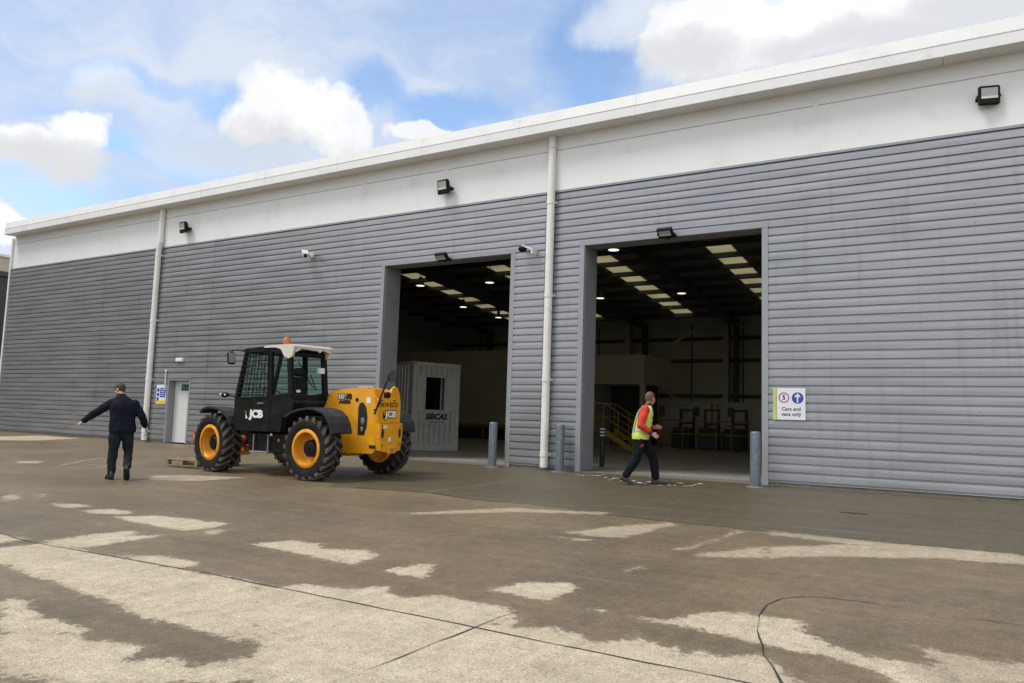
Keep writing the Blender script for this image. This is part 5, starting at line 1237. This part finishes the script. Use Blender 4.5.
def wmix(f, a, b):
    n = N.new('ShaderNodeMix'); n.data_type = 'RGBA'; L.new(f, n.inputs[0])
    for k, x in ((6, a), (7, b)):
        if isinstance(x, tuple): n.inputs[k].default_value = (*x, 1)
        else: L.new(x, n.inputs[k])
    return n.outputs[2]
dirv = tc.outputs['Generated']
wn = wnoise(9, 5, 0.6, dirv); wsub = N.new('ShaderNodeVectorMath'); wsub.operation = 'SUBTRACT'; wsub.inputs[1].default_value = (.5, .5, .5); L.new(wn.outputs['Color'], wsub.inputs[0])
wsc = N.new('ShaderNodeVectorMath'); wsc.operation = 'SCALE'; wsc.inputs['Scale'].default_value = 0.10; L.new(wsub.outputs[0], wsc.inputs[0])
wad = N.new('ShaderNodeVectorMath'); wad.operation = 'ADD'; L.new(dirv, wad.inputs[0]); L.new(wsc.outputs[0], wad.inputs[1]); bent = wad.outputs[0]
def blob(px, py, rx, ry, vec=bent, inner=0.0, outer=2.2):
    """soft ellipse of sky round the direction of a view point; radii in view pixels"""
    c = ray(px, py); k = F_PX/max(.2, c.dot(CF)); up = Vector((0, 0, 1)); e1 = c.cross(up).normalized(); e2 = e1.cross(c)
    d1 = N.new('ShaderNodeVectorMath'); d1.operation = 'DOT_PRODUCT'; L.new(vec, d1.inputs[0]); d1.inputs[1].default_value = e1*(k/rx)
    d2 = N.new('ShaderNodeVectorMath'); d2.operation = 'DOT_PRODUCT'; L.new(vec, d2.inputs[0]); d2.inputs[1].default_value = e2*(k/ry)
    q = wm('ADD', wm('MULTIPLY', d1.outputs['Value'], d1.outputs['Value']), wm('MULTIPLY', d2.outputs['Value'], d2.outputs['Value']))
    return wrng(q, inner, outer, 1, 0, smooth=False)
def union(l):
    o = l[0]
    for x in l[1:]: o = wm('MAXIMUM', o, x)
    return o
n_v = wnoise(5.0, 9, 0.62, dirv).outputs['Fac']
n_f = wnoise(16.0, 8, 0.65, dirv).outputs['Fac']
mpv = N.new('ShaderNodeMapping'); mpv.inputs['Scale'].default_value = (1, 1, 2.8); L.new(bent, mpv.inputs['Vector'])
n_s = wnoise(2.6, 9, 0.6, mpv.outputs[0]).outputs['Fac']
fbm = wm('ADD', wm('MULTIPLY', wm('SUBTRACT', n_v, 0.5), 1.1), wm('MULTIPLY', wm('SUBTRACT', n_f, 0.5), 0.7))
veil = wrng(n_s, 0.30, 0.68, 0.50, 1.0)
holes = union([blob(592, 70, 58, 68), blob(150, 82, 85, 18), blob(225, 106, 45, 16), blob(25, 193, 65, 18), blob(445, 108, 75, 24), blob(118, 152, 26, 16), blob(480, 140, 50, 20), blob(205, 170, 45, 14), blob(370, 90, 40, 26)])
holes = wrng(wm('ADD', holes, wm('MULTIPLY', fbm, .8)), 0.25, 1.05, 0, 1)
veil = wm('SUBTRACT', veil, wm('MULTIPLY', holes, 0.78), clamp=True)
cum = union([blob(298, 112, 52, 36), blob(270, 130, 50, 24), blob(335, 132, 34, 28), blob(10, 152, 80, 24), blob(78, 134, 32, 24), blob(820, 26, 150, 58), blob(705, 44, 56, 44), blob(960, 15, 130, 56), blob(418, 137, 30, 10), blob(12, 222, 45, 14), blob(-80, 200, 60, 40)])
faint = union([blob(102, 82, 36, 22), blob(250, 160, 110, 26), blob(640, 20, 60, 30)])
cum = wrng(wm('ADD', cum, fbm), 0.40, 0.74, 0, 1)
cum = wm('MAXIMUM', cum, wm('MULTIPLY', wrng(wm('ADD', faint, fbm), 0.25, 1.0, 0, 1), 0.62))
shade = union([blob(255, 160, 110, 30), blob(65, 174, 110, 24), blob(780, 84, 130, 20), blob(110, 100, 60, 20), blob(870, 44, 130, 22), blob(690, 60, 50, 20), blob(990, 0, 90, 26)])
shade = wrng(wm('ADD', shade, fbm), 0.1, 1.0, 0, 1)
# elsewhere in the sky, outside the view: broken cloud
n_far = wnoise(2.0, 8, 0.6, dirv).outputs['Fac']
dv = N.new('ShaderNodeVectorMath'); dv.operation = 'DOT_PRODUCT'; L.new(dirv, dv.inputs[0]); dv.inputs[1].default_value = CF
away = wrng(dv.outputs['Value'], 0.35, 0.62, 1, 0)
far = wm('MULTIPLY', wrng(n_far, 0.40, 0.60, 0, .95), away)
SKY = 0.15
vc = wmix(wrng(n_s, 0.35, 0.62, 0, 1), (2.25, 2.78, 3.7), (3.15, 3.42, 3.95))
col = wmix(veil, sky.outputs[0], vc)
cl = wmix(wm('MULTIPLY', shade, 0.8), (4.4, 4.44, 4.5), (2.95, 3.02, 3.15))
cl = wmix(wrng(wm('ADD', n_v, wm('MULTIPLY', n_f, .5)), 0.68, 0.92, 0, 0.4), cl, (3.2, 3.35, 3.6))
col = wmix(cum, col, cl)
col = wmix(far, col, (6.0, 5.95, 5.8))
L.new(col, bg.inputs[0]); bg.inputs[1].default_value = SKY
sd = bpy.data.lights.new('sun', 'SUN'); sd.energy = 1.5; sd.angle = R(20); sd.color = (1.0, 0.955, 0.89)
so = bpy.data.objects.new('sun', sd); COL.objects.link(so); so.location = (-10, -30, 40)
sv = Vector((math.sin(SUN_AZ)*math.cos(SUN_EL), math.cos(SUN_AZ)*math.cos(SUN_EL), math.sin(SUN_EL)))
so.rotation_euler = (-sv).to_track_quat('-Z', 'Y').to_euler()

vs_ = scene.view_settings; vs_.view_transform = 'Standard'; vs_.look = 'None'; vs_.gamma = 1; vs_.exposure = 0.64; vs_.use_curve_mapping = False
scene.render.engine = 'CYCLES'; scene.cycles.max_bounces = 7; scene.cycles.diffuse_bounces = 4; scene.cycles.transparent_max_bounces = 12
scene.cycles.use_denoising = True
